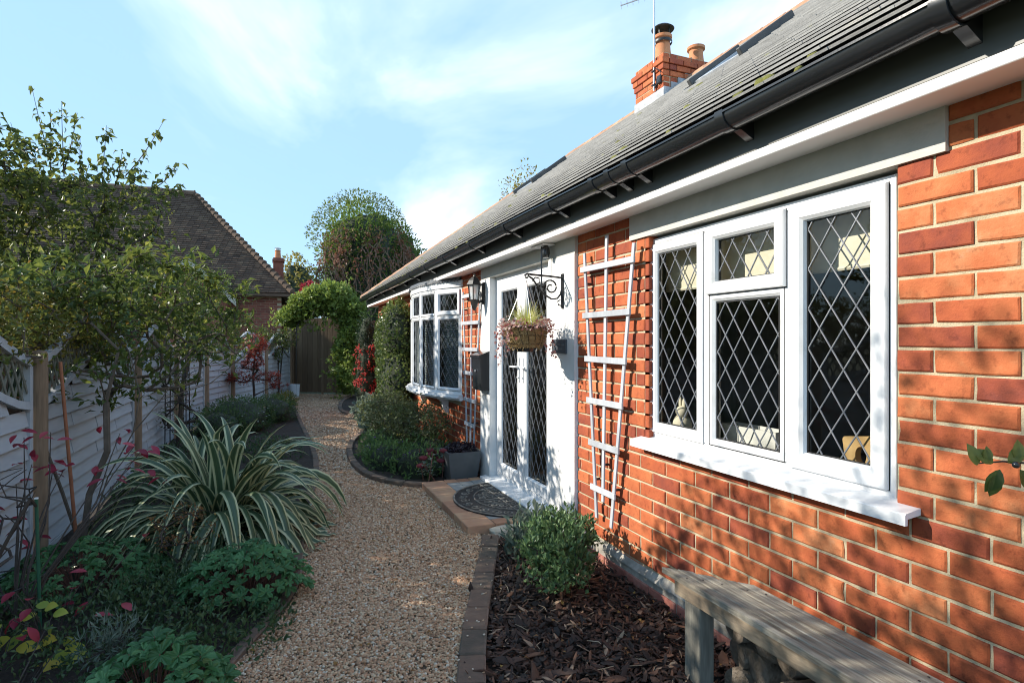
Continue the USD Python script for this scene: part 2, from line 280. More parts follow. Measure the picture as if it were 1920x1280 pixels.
M['L_creeper'] = leafmat('leaf_creeper', [(0, (.12, .05, .03)), (.5, (.26, .11, .06)), (.8, (.34, .16, .09)), (1, (.40, .08, .07))])
M['L_crimson'] = leafmat('leaf_crimson', [(0, (.20, .012, .02)), (.6, (.38, .03, .045)), (1, (.5, .09, .10))])
M['L_redtwig'] = leafmat('leaf_smoke_red', [(0, (0.156, 0.010, 0.026)), (.6, (0.338, 0.021, 0.046)), (1, (0.520, 0.078, 0.091))])
M['L_maple'] = leafmat('leaf_maple', [(0, (.15, .025, .015)), (.6, (.30, .05, .03)), (1, (.42, .12, .05))])
M['L_bush'] = leafmat('leaf_bush', [(0, (0.033, 0.064, 0.022)), (.7, (0.082, 0.146, 0.040)), (1, (0.164, 0.237, 0.073))])
M['L_ivy'] = leafmat('leaf_ivy', [(0, (.03, .055, .015)), (.5, (.085, .12, .03)), (.8, (.19, .22, .06)), (1, (.34, .36, .15))], .3, .4)
M['L_pyra'] = leafmat('leaf_pyracantha', [(0, (.012, .025, .012)), (1, (.04, .07, .03))], .3)
M['L_grey'] = leafmat('leaf_greygreen', [(0, (.07, .10, .075)), (.6, (.15, .20, .15)), (1, (.28, .33, .26))], .6)
M['L_rose'] = leafmat('leaf_rose', [(0, (0.060, 0.068, 0.034)), (.5, (0.118, 0.144, 0.051)), (.85, (0.203, 0.220, 0.085)), (1, (0.372, 0.270, 0.101))])
M['L_perennial'] = leafmat('leaf_perennial', [(0, (0.051, 0.094, 0.034)), (.6, (0.118, 0.203, 0.060)), (1, (0.220, 0.338, 0.101))])
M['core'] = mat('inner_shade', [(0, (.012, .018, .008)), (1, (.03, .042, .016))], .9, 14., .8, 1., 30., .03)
M['L_geranium'] = leafmat('leaf_geranium', [(0, (0.045, 0.121, 0.045)), (.6, (0.092, 0.223, 0.081)), (1, (0.173, 0.344, 0.142))], .5)
M['L_cover'] = leafmat('leaf_cover', [(0, (0.025, 0.046, 0.021)), (.6, (0.059, 0.105, 0.042)), (1, (0.126, 0.179, 0.063))])
M['L_yellow'] = leafmat('leaf_yellow', [(0, (.14, .22, .04)), (.4, (.34, .42, .08)), (.65, (.62, .55, .08)), (1, (.66, .38, .05))])
M['L_azalea'] = leafmat('leaf_azalea', [(0, (0.047, 0.086, 0.039)), (.6, (0.109, 0.187, 0.070)), (.93, (0.203, 0.296, 0.125)), (1, (0.343, 0.125, 0.078))])
M['L_gold'] = leafmat('leaf_gold', [(0, (.16, .15, .03)), (.6, (.30, .24, .05)), (1, (.42, .28, .06))])
M['L_grass'] = leafmat('leaf_grass', [(0, (.30, .32, .06)), (.6, (.55, .56, .16)), (1, (.68, .66, .38))], .45, .45)
M['L_pinkivy'] = leafmat('leaf_pink_ivy', [(0, (.20, .04, .04)), (.3, (.34, .11, .10)), (.6, (.60, .42, .38)), (1, (.66, .58, .50))])
M['L_fallen'] = leafmat('leaf_fallen', [(0, (.16, .07, .03)), (.5, (.30, .15, .05)), (1, (.40, .27, .07))], .7)
M['L_dark'] = leafmat('leaf_dark_purple', [(0, (.008, .006, .009)), (1, (.03, .02, .03))], .35, .1)
M['coir'] = mat('coir', [(0, (.20, .12, .045)), (.5, (.42, .29, .12)), (1, (.60, .48, .26))], .95, 45., .5, 1., 120., .02)
M['berry'] = mat('berry', [(0, (.42, .01, .008)), (1, (.60, .035, .02))], .35, 20., .7)
M['sedum'] = mat('sedum', [(0, (.09, .008, .014)), (1, (.20, .025, .035))], .85, 60., .6, 1., 150., .01)
M['violet'] = mat('violet', [(0, (.12, .03, .2)), (1, (.24, .09, .36))], .7, 30., .6)
M['petal_white'] = mat('petal_white', [(0, (.6, .6, .56)), (1, (.72, .72, .7))], .7)
M['petal_yellow'] = mat('petal_yellow', [(0, (.52, .38, .05)), (1, (.6, .5, .1))], .7)
M['flax'] = usdkit.material(stage, '/World/Looks/flax_leaf', {'at': ('attribute', {'attribute': 'tone'}), 'geo': ('geometry', {}), 'n': ('noise_texture', {'scale': 60., 'detail': 3.}),
    'a': ('math', {'math_type': 'multiply_add', 'value2': .10}), 'r': ('rgb_ramp', {'ramp': [(0, (.2, .09, .05)), (.035, (.50, .50, .29)), (.12, (.58, .58, .34)), (.36, (.52, .53, .29)), (.44, (.10, .15, .07)), (.62, (.058, .10, .048)), (.74, (.085, .135, .065)), (.80, (.26, .29, .15)), (.85, (.09, .14, .065)), (1, (.06, .10, .048))]}),
    'p': ('principled_bsdf', {'roughness': .38}), 't': ('translucent_bsdf', {}), 'ms': ('mix_closure', {'fac': .2})},
    [('geo.position', 'n.vector'), ('n.fac', 'a.value1'), ('at.fac', 'a.value3'), ('a.value', 'r.fac'), ('r.color', 'p.base_color'), ('r.color', 't.color'), ('p.BSDF', 'ms.closure1'), ('t.BSDF', 'ms.closure2')], surface='ms.closure')

# ---------------------------------------------------------------- placing
def ray(px, py):
    a = (px - 960) / F; return np.array([S + a * C, C - a * S, (640 - py) / F])
def at(px, py, X=None, Y=None, Z=None, D=None):
    d = ray(px, py)
    t = X / d[0] if X is not None else Y / d[1] if Y is not None else (Z - H) / d[2] if Z is not None else D
    return d * t + [0, 0, H]
def unit(v): v = np.asarray(v, float); return v / max(np.linalg.norm(v), 1e-9)
def frame(O, U, N, V=(0, 0, 1)):
    O, U, N, V = (np.asarray(x, float) for x in (O, U, N, V))
    return lambda p: O + np.asarray(p)[..., 0:1] * U + np.asarray(p)[..., 1:2] * V + np.asarray(p)[..., 2:3] * N

# ================================================================ GROUND
def sheet(poly, z, mat_, name, label=None, dz=0., res=.12, kind='structure', seed=3, tone=.5):
    mb = MB()
    for g in getattr(poly, 'geoms', [poly]):
        if res:
            x0, y0, x1, y1 = g.bounds
            gx, gy = np.meshgrid(np.arange(x0, x1, res), np.arange(y0, y1, res)); pts = np.stack([gx.ravel(), gy.ravel()], 1)
            import shapely
            pts = pts[shapely.contains_xy(g.buffer(-res * .4), pts[:, 0], pts[:, 1])]
            b = np.array(g.segmentize(res).exterior.coords)[:-1]
            allp = np.vstack([b, pts])
            from scipy.spatial import Delaunay
            d = Delaunay(allp); tri = d.simplices; cen = allp[tri].mean(1)
            tri = tri[shapely.contains_xy(g, cen[:, 0], cen[:, 1])]
            zz = z + dz * (meshkit.fbm(np.c_[allp * 3.1, np.zeros(len(allp))], 3, seed) - .5) * 2
            mb.add(np.c_[allp, zz], tri, tone)
        else:
            m = trimesh.creation.triangulate_polygon(g, engine='earcut'); us_, inv_ = np.unique(m[1], return_inverse=True); mb.add(np.c_[m[0][us_], np.full(len(us_), z)], inv_.reshape(-1, 3), tone)
    return mb.build(name, mat_, None, smooth=True, label=label, kind=kind)
sheet(sbox(-150, -60, 150, 250), -.32, M['lawn'], 'ground', 'dark lawn and earth around the two houses', res=0)
PATH = np.array([(-.75, .9), (-.38, 2.0), (-.12, 2.75), (.06, 3.15), (.15, 3.75), (.20, 4.6), (.36, 5.8), (.44, 7.3), (.40, 9.5), (.36, 11.5), (.32, 14.0), (.38, 15.9),
                 (1.9, 14.9), (1.62, 14.2), (1.24, 12.3), (1.2, 11.2), (1.42, 9.9), (1.27, 8.8), (.98, 7.9), (.84, 7.1), (.82, 6.3), (.95, 5.6), (1.30, 5.22), (1.31, 3.72), (1.06, 3.14), (.82, 2.6), (.66, 2.18), (.45, 1.5), (.3, .9)])
def spl(p, n=6, closed=False):
    from scipy.interpolate import splprep, splev
    tck, u = splprep(np.asarray(p, float).T, s=0, k=3, per=closed); return np.array(splev(np.linspace(0, 1, n * len(p)), tck)).T
lft, rgt1, rgt2 = spl(PATH[:12]), spl(PATH[12:23]), spl(PATH[23:])
path_poly = Polygon(np.vstack([lft, rgt1, rgt2])).buffer(0)
sheet(path_poly.buffer(.03), 0., M['gravel_base'], 'gravel_path', 'winding path of brown pea gravel between the fence and the house', dz=.006, res=.1)
bed_left = Polygon([(-3, .5), (-3, 17), (.3, 17)] + [tuple(p) for p in lft[::-1]] + [(-.6, .5)]).buffer(0)
sheet(bed_left, .015, M['soil'], 'flower_bed', 'dark soil of the border along the grey fence', dz=.035, res=.16)
bed_r2 = Polygon([(1.95, 16.5), (1.95, 5.1), (1.32, 5.12)] + [tuple(p) for p in rgt1[::-1]]).buffer(0)
sheet(bed_r2, .02, M['soil'], 'flower_bed', 'dark soil of the curved border below the bay window', dz=.03, res=.16)
bark_poly = Polygon([(1.95, .3), (1.95, 3.9), (1.40, 3.80)] + [tuple(p) for p in rgt2] + [(.25, .3)]).buffer(0).buffer(-.005)
sheet(bark_poly, -.035, M['soil'], 'bark_bed', 'bark mulched bed between the brick edging and the house wall', dz=.02, res=.1)

# pebbles and bark: countless small pieces, scattered copies of a few stones
def scatter(name, label, protos, mats, pts, scale, kind='stuff', flat=.5, tilt=.35, seed=1, stretch=None):
    r = np.random.RandomState(seed)
    pi = UsdGeom.PointInstancer.Define(stage, path_of(name)); pth = str(pi.GetPath())
    for i, (v, f) in enumerate(protos):
        USED[pth + '/piece'] = USED.get(pth + '/piece', 0)
        put('piece', v, f, np.full(len(v), .5), mats[i % len(mats)], pi.GetPrim(), smooth=True)
    tg = [c.GetPath() for c in pi.GetPrim().GetChildren()]
    pi.CreatePrototypesRel().SetTargets(tg)
    n = len(pts); pi.CreateProtoIndicesAttr(Vt.IntArray.FromNumpy(r.randint(0, len(tg), n).astype(np.int32)))
    pi.CreatePositionsAttr(Vt.Vec3fArray.FromNumpy(np.asarray(pts, np.float32)))
    yaw = r.uniform(0, 2 * math.pi, n); ax = r.uniform(0, 2 * math.pi, n); tl = np.abs(r.normal(0, tilt, n))
    cy, sy, ct, st = np.cos(yaw / 2), np.sin(yaw / 2), np.cos(tl / 2), np.sin(tl / 2)
    qx, qy = st * np.cos(ax), st * np.sin(ax)          # tilt quaternion (ct, qx, qy, 0) times yaw quaternion (cy, 0, 0, sy)
    w = ct * cy; x = qx * cy + qy * sy; y = qy * cy - qx * sy; z = ct * sy
    pi.CreateOrientationsAttr(Vt.QuathArray([Gf.Quath(float(a), float(b), float(c), float(d)) for a, b, c, d in zip(w, x, y, z)]))
    sc = np.asarray(scale)[:, None] * r.uniform(.8, 1.2, (n, 3)); pi.CreateScalesAttr(Vt.Vec3fArray.FromNumpy(sc.astype(np.float32)))
    return tag(pi, label, None, None, kind)
def pebble(seed):
    m = trimesh.creation.icosphere(1, 1.); r = np.random.RandomState(seed)
    v = m.vertices * np.array([1, r.uniform(.65, .85), r.uniform(.42, .62)]); v = v * (1 + .22 * (meshkit.noise(m.vertices * 1.7 + 5, seed)[:, None] - .5))
    return v, m.faces
def inside(poly, n, seed, dens=None):
    import shapely
    r = np.random.RandomState(seed); x0, y0, x1, y1 = poly.bounds; out = []
    while sum(map(len, out)) < n:
        p = r.uniform((x0, y0), (x1, y1), (n * 2, 2)); k = shapely.contains_xy(poly, p[:, 0], p[:, 1]); p = p[k]
        if dens is not None: p = p[r.rand(len(p)) < dens(p)]
        out.append(p)
    return np.vstack(out)[:n]
near = path_poly.intersection(sbox(-2, 1.9, 3, 6.2)); far = path_poly.intersection(sbox(-2, 6.2, 4, 17))
pn = inside(near, 52000, 11, lambda p: np.clip((3.2 / np.maximum(p[:, 1], 2)) ** 1.1, 0, 1)); pf = inside(far, 15000, 12, lambda p: np.clip(7. / p[:, 1], 0, 1))
pp = np.vstack([pn, pf]); sz = np.r_[R.uniform(.0046, .0090, len(pn)) * np.clip(.82 + .075 * pn[:, 1], 1, 1.4), R.uniform(.009, .014, len(pf))]
scatter('gravel', 'brown and cream pea gravel stones lying on the path', [pebble(i) for i in range(12)], [M['pebble%d' % i] for i in (0, 1, 2, 3, 0, 4, 5, 1, 0, 2, 5, 5)], np.c_[pp, R.uniform(-.001, .007, len(pp)) + .002], sz)
def chip(seed):
    r = np.random.RandomState(seed); n = 5; L = r.uniform(.8, 1.3); w = r.uniform(.2, .42); b = r.uniform(-.35, .35)
    t = np.linspace(-1, 1, n); mid = np.c_[t * L, b * (t * t - .5), .12 * np.sin(t * 2 + seed)]; ww = w * (1 - .75 * t ** 4) * r.uniform(.7, 1.2, n)
    v = np.vstack([mid + np.c_[np.zeros(n), ww, np.full(n, .05)], mid + np.c_[np.zeros(n), -ww, np.full(n, .05)], mid + np.c_[np.zeros(n), ww, np.full(n, -.06)], mid + np.c_[np.zeros(n), -ww, np.full(n, -.06)]])
    f = []
    for i in range(n - 1):
        for a, bb in ((0, 1), (3, 2), (2, 0), (1, 3)): f += [[a * n + i, a * n + i + 1, bb * n + i + 1], [a * n + i, bb * n + i + 1, bb * n + i]]
    return v, np.array(f)
pb = inside(bark_poly.intersection(sbox(0, 1.2, 1.93, 3.9)), 14000, 13)
scatter('bark_chips', 'reddish brown bark chips mulching the bed by the wall', [chip(i) for i in range(14)], [M['bark%d' % i] for i in (0, 1, 2, 3, 0, 1, 4, 3, 0, 1, 2, 3, 1, 0)], np.c_[pb, R.uniform(-.03, .008, len(pb))], R.gamma(2.6, .0054, len(pb)) + .005, tilt=.6, seed=5)

r_ = np.random.RandomState(15); mb = MB(); bq = inside(bark_poly.intersection(sbox(0, 1.3, 1.9, 3.8)), 110, 16)
for p in bq:
    a = r_.uniform(0, 6.28); L = r_.uniform(.03, .11); d = np.array([math.cos(a), math.sin(a), r_.uniform(-.1, .25)]); c = np.array([*p, r_.uniform(-.005, .012)]); mb.tube([c - d * L / 2, c + [r_.normal(0, .006), r_.normal(0, .006), .004], c + d * L / 2], [.0016, .002, .0012], 4, r_.rand())
tag(mb.build('straws', mat('straw', [(0, (.16, .09, .05)), (.6, (.36, .26, .16)), (1, (.55, .47, .36))], .85, 30., .4)), 'pale broken stalks lying on the bark chips', None, None, 'stuff')
ed = rgt2[::-1]; ep = ed[r_.randint(0, len(ed), 70)] + r_.normal(0, .05, (70, 2)) + [.04, 0]; scatter('spilled_stones', 'a few gravel stones kicked onto the brick edging and bark', [pebble(40), pebble(41)], [M['pebble0'], M['pebble4']], np.c_[ep, np.full(70, .03)], np.full(70, .006), seed=17)
# ================================================================ HOUSE
XW = 1.877; PITCH, COURSE, Z0, YJ = .226, .076, 1.336, 1.244
house = thing('brick_bungalow', 'orange brick bungalow with white windows and doors and grey tiled roof', 'house').GetPrim()
WIN = (1.244, 2.63, .80, 1.94)          # openings in the wall plane: y0, y1, z0, z1
LINT = (1.09, 2.76, 1.935, 2.08); PORCH = (3.39, 5.31, -.3, 2.08); BAY = (6.02, 8.18, .70, 2.08)
YE0, YE1 = -1.6, 11.6
def M_wall(x): return frame((x, 0, 0), (0, 1, 0), (1, 0, 0))
wall_poly = sbox(YE0, -.3, YE1, 2.10) - unary_union([sbox(a[0], a[2], a[1], a[3]) for a in (WIN, LINT, PORCH, BAY)])
wall = MB().prism(wall_poly, M_wall(XW + .0065), .10)
wall.box((XW + .11, YE1 - .1, -.3), (8, YE1, 2.1)); wall.box((7.9, YE0, -.3), (8.0, YE1, 2.1)); wall.box((XW + .11, YE0, -.3), (8, YE0 + .1, 2.1))
wall = wall.build('wall', M['mortar'], house)
plb = MB()
for y0, y1 in ((YE0, 3.385), (5.315, YE1)): plb.box((XW - .016, y0, -.3), (XW + .006, y1, .076))
plb.build('plinth', M['plinth_mortar'], house)
lg = MB()
for y0, y1 in ((YE0, 3.38), (5.32, YE1)):
    ys = np.arange(y0, y1, .11); n = len(ys); prof = np.array([(XW - .024, .076), (XW - .022, .084), (XW + .004, .116)])
    v = np.array([[(p[0] + R.uniform(-.003, .003), y, p[1] + R.uniform(-.004, .004)) for p in prof] for y in ys]); f = [[i * 3 + j, (i + 1) * 3 + j, (i + 1) * 3 + j + 1, i * 3 + j + 1] for i in range(n - 1) for j in range(2)]
    lg.add(v, f)
lg.build('plinth_ledge', M['plinth_mortar'], house, smooth=True)
bricks = []
for k in range(-19, 10):
    z0 = Z0 + COURSE * k; zc = z0 + COURSE / 2
    off = (.113 if k % 2 else 0.) + (.04 if zc < .80 else 0)
    for n in range(-48, 14):
        y1 = YJ - off - PITCH * n - .0; y0 = y1 - PITCH
        if y1 < .35 or y0 > YE1: continue
        seg = [(max(y0, YE0) + .0044, min(y1, YE1) - .0044)]
        for o in (WIN, LINT, PORCH, BAY):
            if o[2] < zc + .02 and o[3] > zc - .02:
                new = []
                for a, b in seg:
                    if b <= o[0] or a >= o[1]: new.append((a, b))
                    else:
                        if a < o[0]: new.append((a, o[0] - .0))
                        if b > o[1]: new.append((o[1], b))
                seg = new
        for a, b in seg:
            if b - a > .03: bricks.append((a, b, z0 + .0052 + R.uniform(-.0014, .0014), z0 + COURSE - .0052 + R.uniform(-.0014, .0014), zc < .075))
def brick_into(mb, a, b, z0, z1, xf, tone):
    d = .0042 + R.rand() * .002; xf += R.uniform(-.0018, .0018); j = lambda s=.0013: R.uniform(-s, s)
    n = max(2, int((b - a) / .055)); per = [(a + (b - a) * i / n, z0) for i in range(n)] + [(b, z0), (b, (z0 + z1) / 2)] + [(b - (b - a) * i / n, z1) for i in range(n)] + [(a, z1), (a, (z0 + z1) / 2)]; m = len(per); c = np.array([(a + b) / 2, (z0 + z1) / 2]); q = []
    chip = R.randint(m) if R.rand() < .22 else -1
    for i, (y, z) in enumerate(per):
        y += j(.0011); z += j(.0011)
        if i == chip: y += (c[0] - y) * R.uniform(.01, .05); z += (c[1] - z) * R.uniform(.04, .13)
        q.append((y, z))
    q = np.array(q); sg = np.sign(c - q); sg[np.abs(c - q) < .002] = 0; inn = q + sg * d
    v = [(XW + .03, y, z) for y, z in q] + [(xf + d * .8, y, z) for y, z in q] + [(xf + j(.0007), y, z) for y, z in inn] + [(xf - .0003, *c)]
    f = [[i, (i + 1) % m, m + (i + 1) % m, m + i] for i in range(m)] + [[m + i, m + (i + 1) % m, 2 * m + (i + 1) % m, 2 * m + i] for i in range(m)] + [[2 * m + i, 2 * m + (i + 1) % m, 3 * m, 3 * m] for i in range(m)]
    mb.add(v, f, tone)
bricks.sort(key=lambda q: np.hypot(XW, q[0]) + (50 if q[0] < .75 else 0))
rest = MB()
for i, (a, b, z0, z1, pl) in enumerate(bricks):
    tone = np.clip(R.normal(.56, .27) if R.rand() > .12 else R.uniform(.0, .25), 0, 1); m_ = MB() if i < 296 else rest
    brick_into(m_, a, b, z0, z1, XW - (.025 if pl else 0), tone)
    if i < 296: m_.build('brick', M['plinth_brick' if pl else 'brick'], wall)
rest.build('brickwork', M['brick'], wall, kind='stuff', label='further courses of orange brick along the bungalow wall')
# brick reveal of the window's far side
rv = MB()
for k in range(-7, 8):
    rv.box((XW + .002, 2.592, Z0 + COURSE * k + .006), (XW + .07, 2.628, Z0 + COURSE * (k + 1) - .006), np.clip(R.normal(.3, .2), 0, 1), .003)
rv.build('reveal_bricks', M['brick'], house)
MB().prism(sbox(LINT[0], LINT[2], LINT[1], 2.10), M_wall(XW - .012), .09).build('lintel_render', M['band'], house)
MB().box((XW + .004, 2.630, .80), (XW + .0765, 2.648, 1.935)).build('window_mortar', M['mortar'], house)
sur = sbox(3.39, -.12, 5.31, 2.10) - sbox(3.79, -.2, 5.05, 1.965)
for a_, b_ in ((3.39, 3.79), (5.05, 5.31)): MB().prism(sbox(a_, -.12, b_, 1.955), M_wall(XW - .024), .11).build('door_pier', M['render'], house, label='white painted render beside the glazed doors')
MB().prism(sbox(3.39, 1.9552, 3.79, 2.10), M_wall(XW - .02), .1).prism(sbox(5.05, 1.9552, 5.31, 2.1), M_wall(XW - .02), .1).prism(sbox(3.7902, 1.9652, 5.0498, 2.1), M_wall(XW - .02), .1).build('door_head', M['band'], house)

# joinery -----------------------------------------------------------------------------------------
def loops(mb, P, u0, u1, v0, v1, prof, tone=.5):       # mitred frame: prof = [(inset, height)], P maps (u, v, n) to the world
    L = []
    for d, h in prof: L.append([(u0 + d, v0 + d, h), (u1 - d, v0 + d, h), (u1 - d, v1 - d, h), (u0 + d, v1 - d, h)])
    L = np.array(L); f = []
    for i in range(len(prof) - 1):
        for j in range(4): f.append([i * 4 + j, i * 4 + (j + 1) % 4, (i + 1) * 4 + (j + 1) % 4, (i + 1) * 4 + j])
    return mb.add(P(L.reshape(-1, 3)), f, tone)
def pbox(mb, P, u0, u1, v0, v1, n0, n1, ch=.003, tone=.5):
    t = MB().box((u0, v0, n0), (u1, v1, n1), tone, ch); return mb.add(P(t.v[0]), t.f[0], tone)
def lattice_bars(mb, P, u0, u1, v0, v1, n, du=.1, dv=.155, w=.0062, th=.003, ou=0., ov=0.):
    for s in (1, -1):
        k = dv / du * s; cs = np.arange(-60, 60) * dv
        for c0 in cs:
            c = c0 + v0 + ov - k * (u0 + ou) + dv / 2          # v = k u + c
            pts = []
            for u in (u0, u1):
                v = k * u + c
                if v0 <= v <= v1: pts.append((u, v))
            for v in (v0, v1):
                u = (v - c) / k
                if u0 < u < u1: pts.append((u, v))
            if len(pts) < 2: continue
            a, b = np.array(min(pts)), np.array(max(pts))
            if np.linalg.norm(b - a) < .02: continue
            d = unit(b - a); nn = np.array([-d[1], d[0]]) * w / 2; t = n + (th * .3 if s > 0 else 0)
            q = np.array([(*(a - nn), t), (*(b - nn), t), (*(b + nn), t), (*(a + nn), t), (*(a - nn * .5), t + th), (*(b - nn * .5), t + th), (*(b + nn * .5), t + th), (*(a + nn * .5), t + th)])
            mb.add(P(q), [[0, 1, 5, 4], [1, 2, 6, 5], [2, 3, 7, 6], [3, 0, 4, 7], [4, 5, 6, 7]], .5)
def glazed(parent, P, u0, u1, v0, v1, fw, n=0., raised=.016, du=.1, dv=.155, name='sash', lead=True, lw=.0068, m=M['upvc']):
    """a sash with bevelled bead, its pane and its leading"""
    mb = loops(MB(), P, u0, u1, v0, v1, [(0, n - .03), (0, n + raised - .004), (.004, n + raised), (fw - .016, n + raised), (fw - .004, n + raised - .012), (fw, n + raised - .024), (fw, n - .02)])
    s = mb.build(name, m, parent)
    loops(MB(), P, u0, u1, v0, v1, [(-.0032, n + .0026), (.0004, n + .0028), (.0004, n - .004)]).build('shadow_gap', M['gasket'], parent)  # dark strip standing in for the shade between sash and frame
    loops(MB(), P, u0 + fw, u1 - fw, v0 + fw, v1 - fw, [(-.0005, n - .008), (.004, n - .008), (.004, n - .02)]).build('gasket', M['gasket'], parent)
    g = MB().add(P(np.array([(u0 + fw - .001, v0 + fw - .001, n - .014), (u1 - fw + .001, v0 + fw - .001, n - .014), (u1 - fw + .001, v1 - fw + .001, n - .014), (u0 + fw - .001, v1 - fw + .001, n - .014)])), [[0, 1, 2, 3]])
    g.build('pane', M['glass'], parent)
    if lead:
        lb = MB(); lattice_bars(lb, P, u0 + fw, u1 - fw, v0 + fw, v1 - fw, n - .0125, du, dv, lw, ou=R.uniform(0, .04), ov=.02); lb.build('leading', M['lead'], parent)
    return s
def xf(name, parent): return UsdGeom.Xform.Define(stage, path_of(name, parent)).GetPrim()
# main window: u runs from the far jamb towards the camera
XF = 1.912; PW = frame((XF, 2.645, .835), (0, -1, 0), (-1, 0, 0))
win = xf('window', house); WU, WV = 1.378, 1.085; m1, m2 = .468, .947
fr = loops(MB(), PW, 0, WU, 0, WV, [(0, -.07), (0, .0), (.002, .002), (.03, .002), (.034, -.004), (.034, -.07)])
for mm in (m1, m2): pbox(fr, PW, mm - .022, mm + .022, .034, WV - .034, -.07, .002)
pbox(fr, PW, m1 + .022, m2 - .022, .745, .785, -.068, .0005)
fr.build('frame', M['upvc'], win)
glazed(win, PW, .030, m1 - .018, .030, WV - .030, .056, raised=.010)
glazed(win, PW, m2 + .010, WU - .024, .024, WV - .024, .066, raised=.020)
glazed(win, PW, m1 + .012, m2 - .012, .748, WV - .024, .060, raised=.022)
glazed(win, PW, m1 + .022, m2 - .022, .034, .745, .034, raised=.004)
sb = MB(); sec = Polygon([(0, .0), (.106, -.014), (.110, -.018), (.110, -.052), (.098, -.052), (.098, -.032), (0, -.022)])
sill_P = frame((XF, 1.168, .838), (-1, 0, 0), (0, 1, 0)); sb.prism(sec, sill_P, 1.492); sb.build('sill', M['upvc'], win, label='white sloping sill with a squared nosing')
# room behind it
rm = MB(); xi = XW + .115
for a, b in (((xi, 0.5, -.2), (5.2, .55, 2.05)), ((xi, 3.2, -.2), (5.2, 3.25, 2.05)), ((5.2, .5, -.2), (5.25, 3.25, 2.05)), ((xi, .5, -.25), (5.25, 3.25, -.2)), ((xi, .5, 2.05), (5.25, 3.25, 2.09))): rm.box(a, b)
for a, b in (((4.6, 1.2, .6), (5.15, 2.9, .68)), ((4.9, 1.0, 1.2), (5.19, 1.9, 1.9)), ((2.9, 3.0, .5), (4.6, 3.19, 1.7))): rm.box(a, b, ch=.01)
rm.build('room', M['interior'], house, label='dim kitchen behind the leaded window')
MB().box((1.955, 1.26, .835), (2.16, 2.64, .855), ch=.004).build('window_board', M['upvc_grey'], house)
bl = MB().box((2.03, 1.27, 1.64), (2.036, 2.64, 1.94)); bl.tube([(2.033, 1.27, 1.643), (2.033, 2.64, 1.643)], .009); bl.build('roller_blind', M['cream'], house)
# doors -------------------------------------------------------------------------------------------
XD = 1.93; PD = frame((XD, 5.05, .085), (0, -1, 0), (-1, 0, 0)); door = xf('french_doors', house)
DW, DH = 1.26, 1.88
MBD = loops(MB(), PD, 0, DW, 0, DH, [(0, -.06), (0, .012), (.05, .012), (.056, .004), (.056, -.06)]); MBD.build('frame', M['upvc'], door)
for u0, u1 in ((.058, DW / 2 - .002), (DW / 2 + .002, DW - .058)):
    lf = loops(MB(), PD, u0, u1, .060, DH - .058, [(0, -.05), (0, .018), (.004, .022), (.082, .022), (.092, .012), (.096, -.002), (.096, -.04)])
    lf.build('leaf', M['upvc'], door)
    a0, a1, b0, b1 = u0 + .096, u1 - .096, .156, DH - .154
    MB().add(PD(np.array([(a0, b0, -.004), (a1, b0, -.004), (a1, b1, -.004), (a0, b1, -.004)])), [[0, 1, 2, 3]]).build('pane', M['glass'], door)
    lb = MB(); lattice_bars(lb, PD, a0, a1, b0, b1, -.0025, .098, .172, w=.0055); lb.build('leading', M['lead'], door)
    loops(MB(), PD, a0, a1, b0, b1, [(-.001, .0), (.004, .0), (.004, -.008)]).build('gasket', M['gasket'], door)
for u, sgn in ((DW / 2 - .045, -1), (DW / 2 + .045, 1)):
    hb = pbox(MB(), PD, u - .014, u + .014, .93, 1.14, .022, .032, .005)
    hb.tube(PD(np.array([(u, 1.06, .03), (u, 1.06, .058), (u + sgn * .02, 1.06, .064), (u + sgn * .11, 1.058, .062)])), [.009, .009, .009, .0075], 8)
    hb.tube(PD(np.array([(u, .97, .028), (u, .97, .042)])), .008, 8); hb.build('handle', M['upvc'], door, smooth=40)
th = MB(); th.prism(Polygon([(0, 0), (.10, -.008), (.104, -.014), (.104, -.04), (0, -.04)]), frame((XD + .01, 3.795, .10), (-1, 0, 0), (0, 1, 0)), 1.25)
th.prism(Polygon([(-.0, 0), (.055, -.006), (.06, -.012), (.06, -.042), (0, -.042)]), frame((1.836 + .0, 3.76, .094), (-1, 0, 0), (0, 1, 0)), 1.345)
th.build('threshold', M['upvc'], door)
hl = MB()
for a, b in (((2.05, 3.5, .0), (4.5, 3.53, 2.05)), ((2.05, 5.3, .0), (4.5, 5.33, 2.05)), ((4.5, 3.5, 0), (4.53, 5.33, 2.05)), ((2.0, 3.5, -.03), (4.53, 5.33, 0.0)), ((2.0, 3.5, 2.05), (4.53, 5.33, 2.08))): hl.box(a, b)
hl.build('hall', M['interior'], house)
# bow window --------------------------------------------------------------------------------------
bay = xf('bow_window', house)
BP = [(1.877, 6.0), (1.70, 6.44), (1.62, 6.88), (1.62, 7.32), (1.70, 7.76), (1.877, 8.2)]
bz0, bz1 = .775, 1.965
def bowpoly(off):
    pts = []
    n = len(BP)
    for i, (x, y) in enumerate(BP):
        pts.append((x - off, y + (-.03 if i == 0 else .03 if i == n - 1 else 0)))
    return Polygon([(1.95, BP[0][1] - .03)] + pts + [(1.95, BP[-1][1] + .03)])
idM = np.eye(4)
def ext(mb, poly, z0, z1, tone=.5):
    Mx = np.eye(4); Mx[2, 3] = z0; return mb.prism(poly, Mx, z1 - z0, tone)
ext(MB(), bowpoly(.075), .735, .752).build('sill', M['upvc'], bay)
ext(MB(), bowpoly(.05), .752, bz0).build('sill_step', M['upvc'], bay)
ext(MB(), bowpoly(.035), .71, .735).build('soffit_board', M['upvc_grey'], bay)
ext(MB(), bowpoly(.012), bz1, 2.035).build('head_board', M['upvc'], bay)
vl = MB()
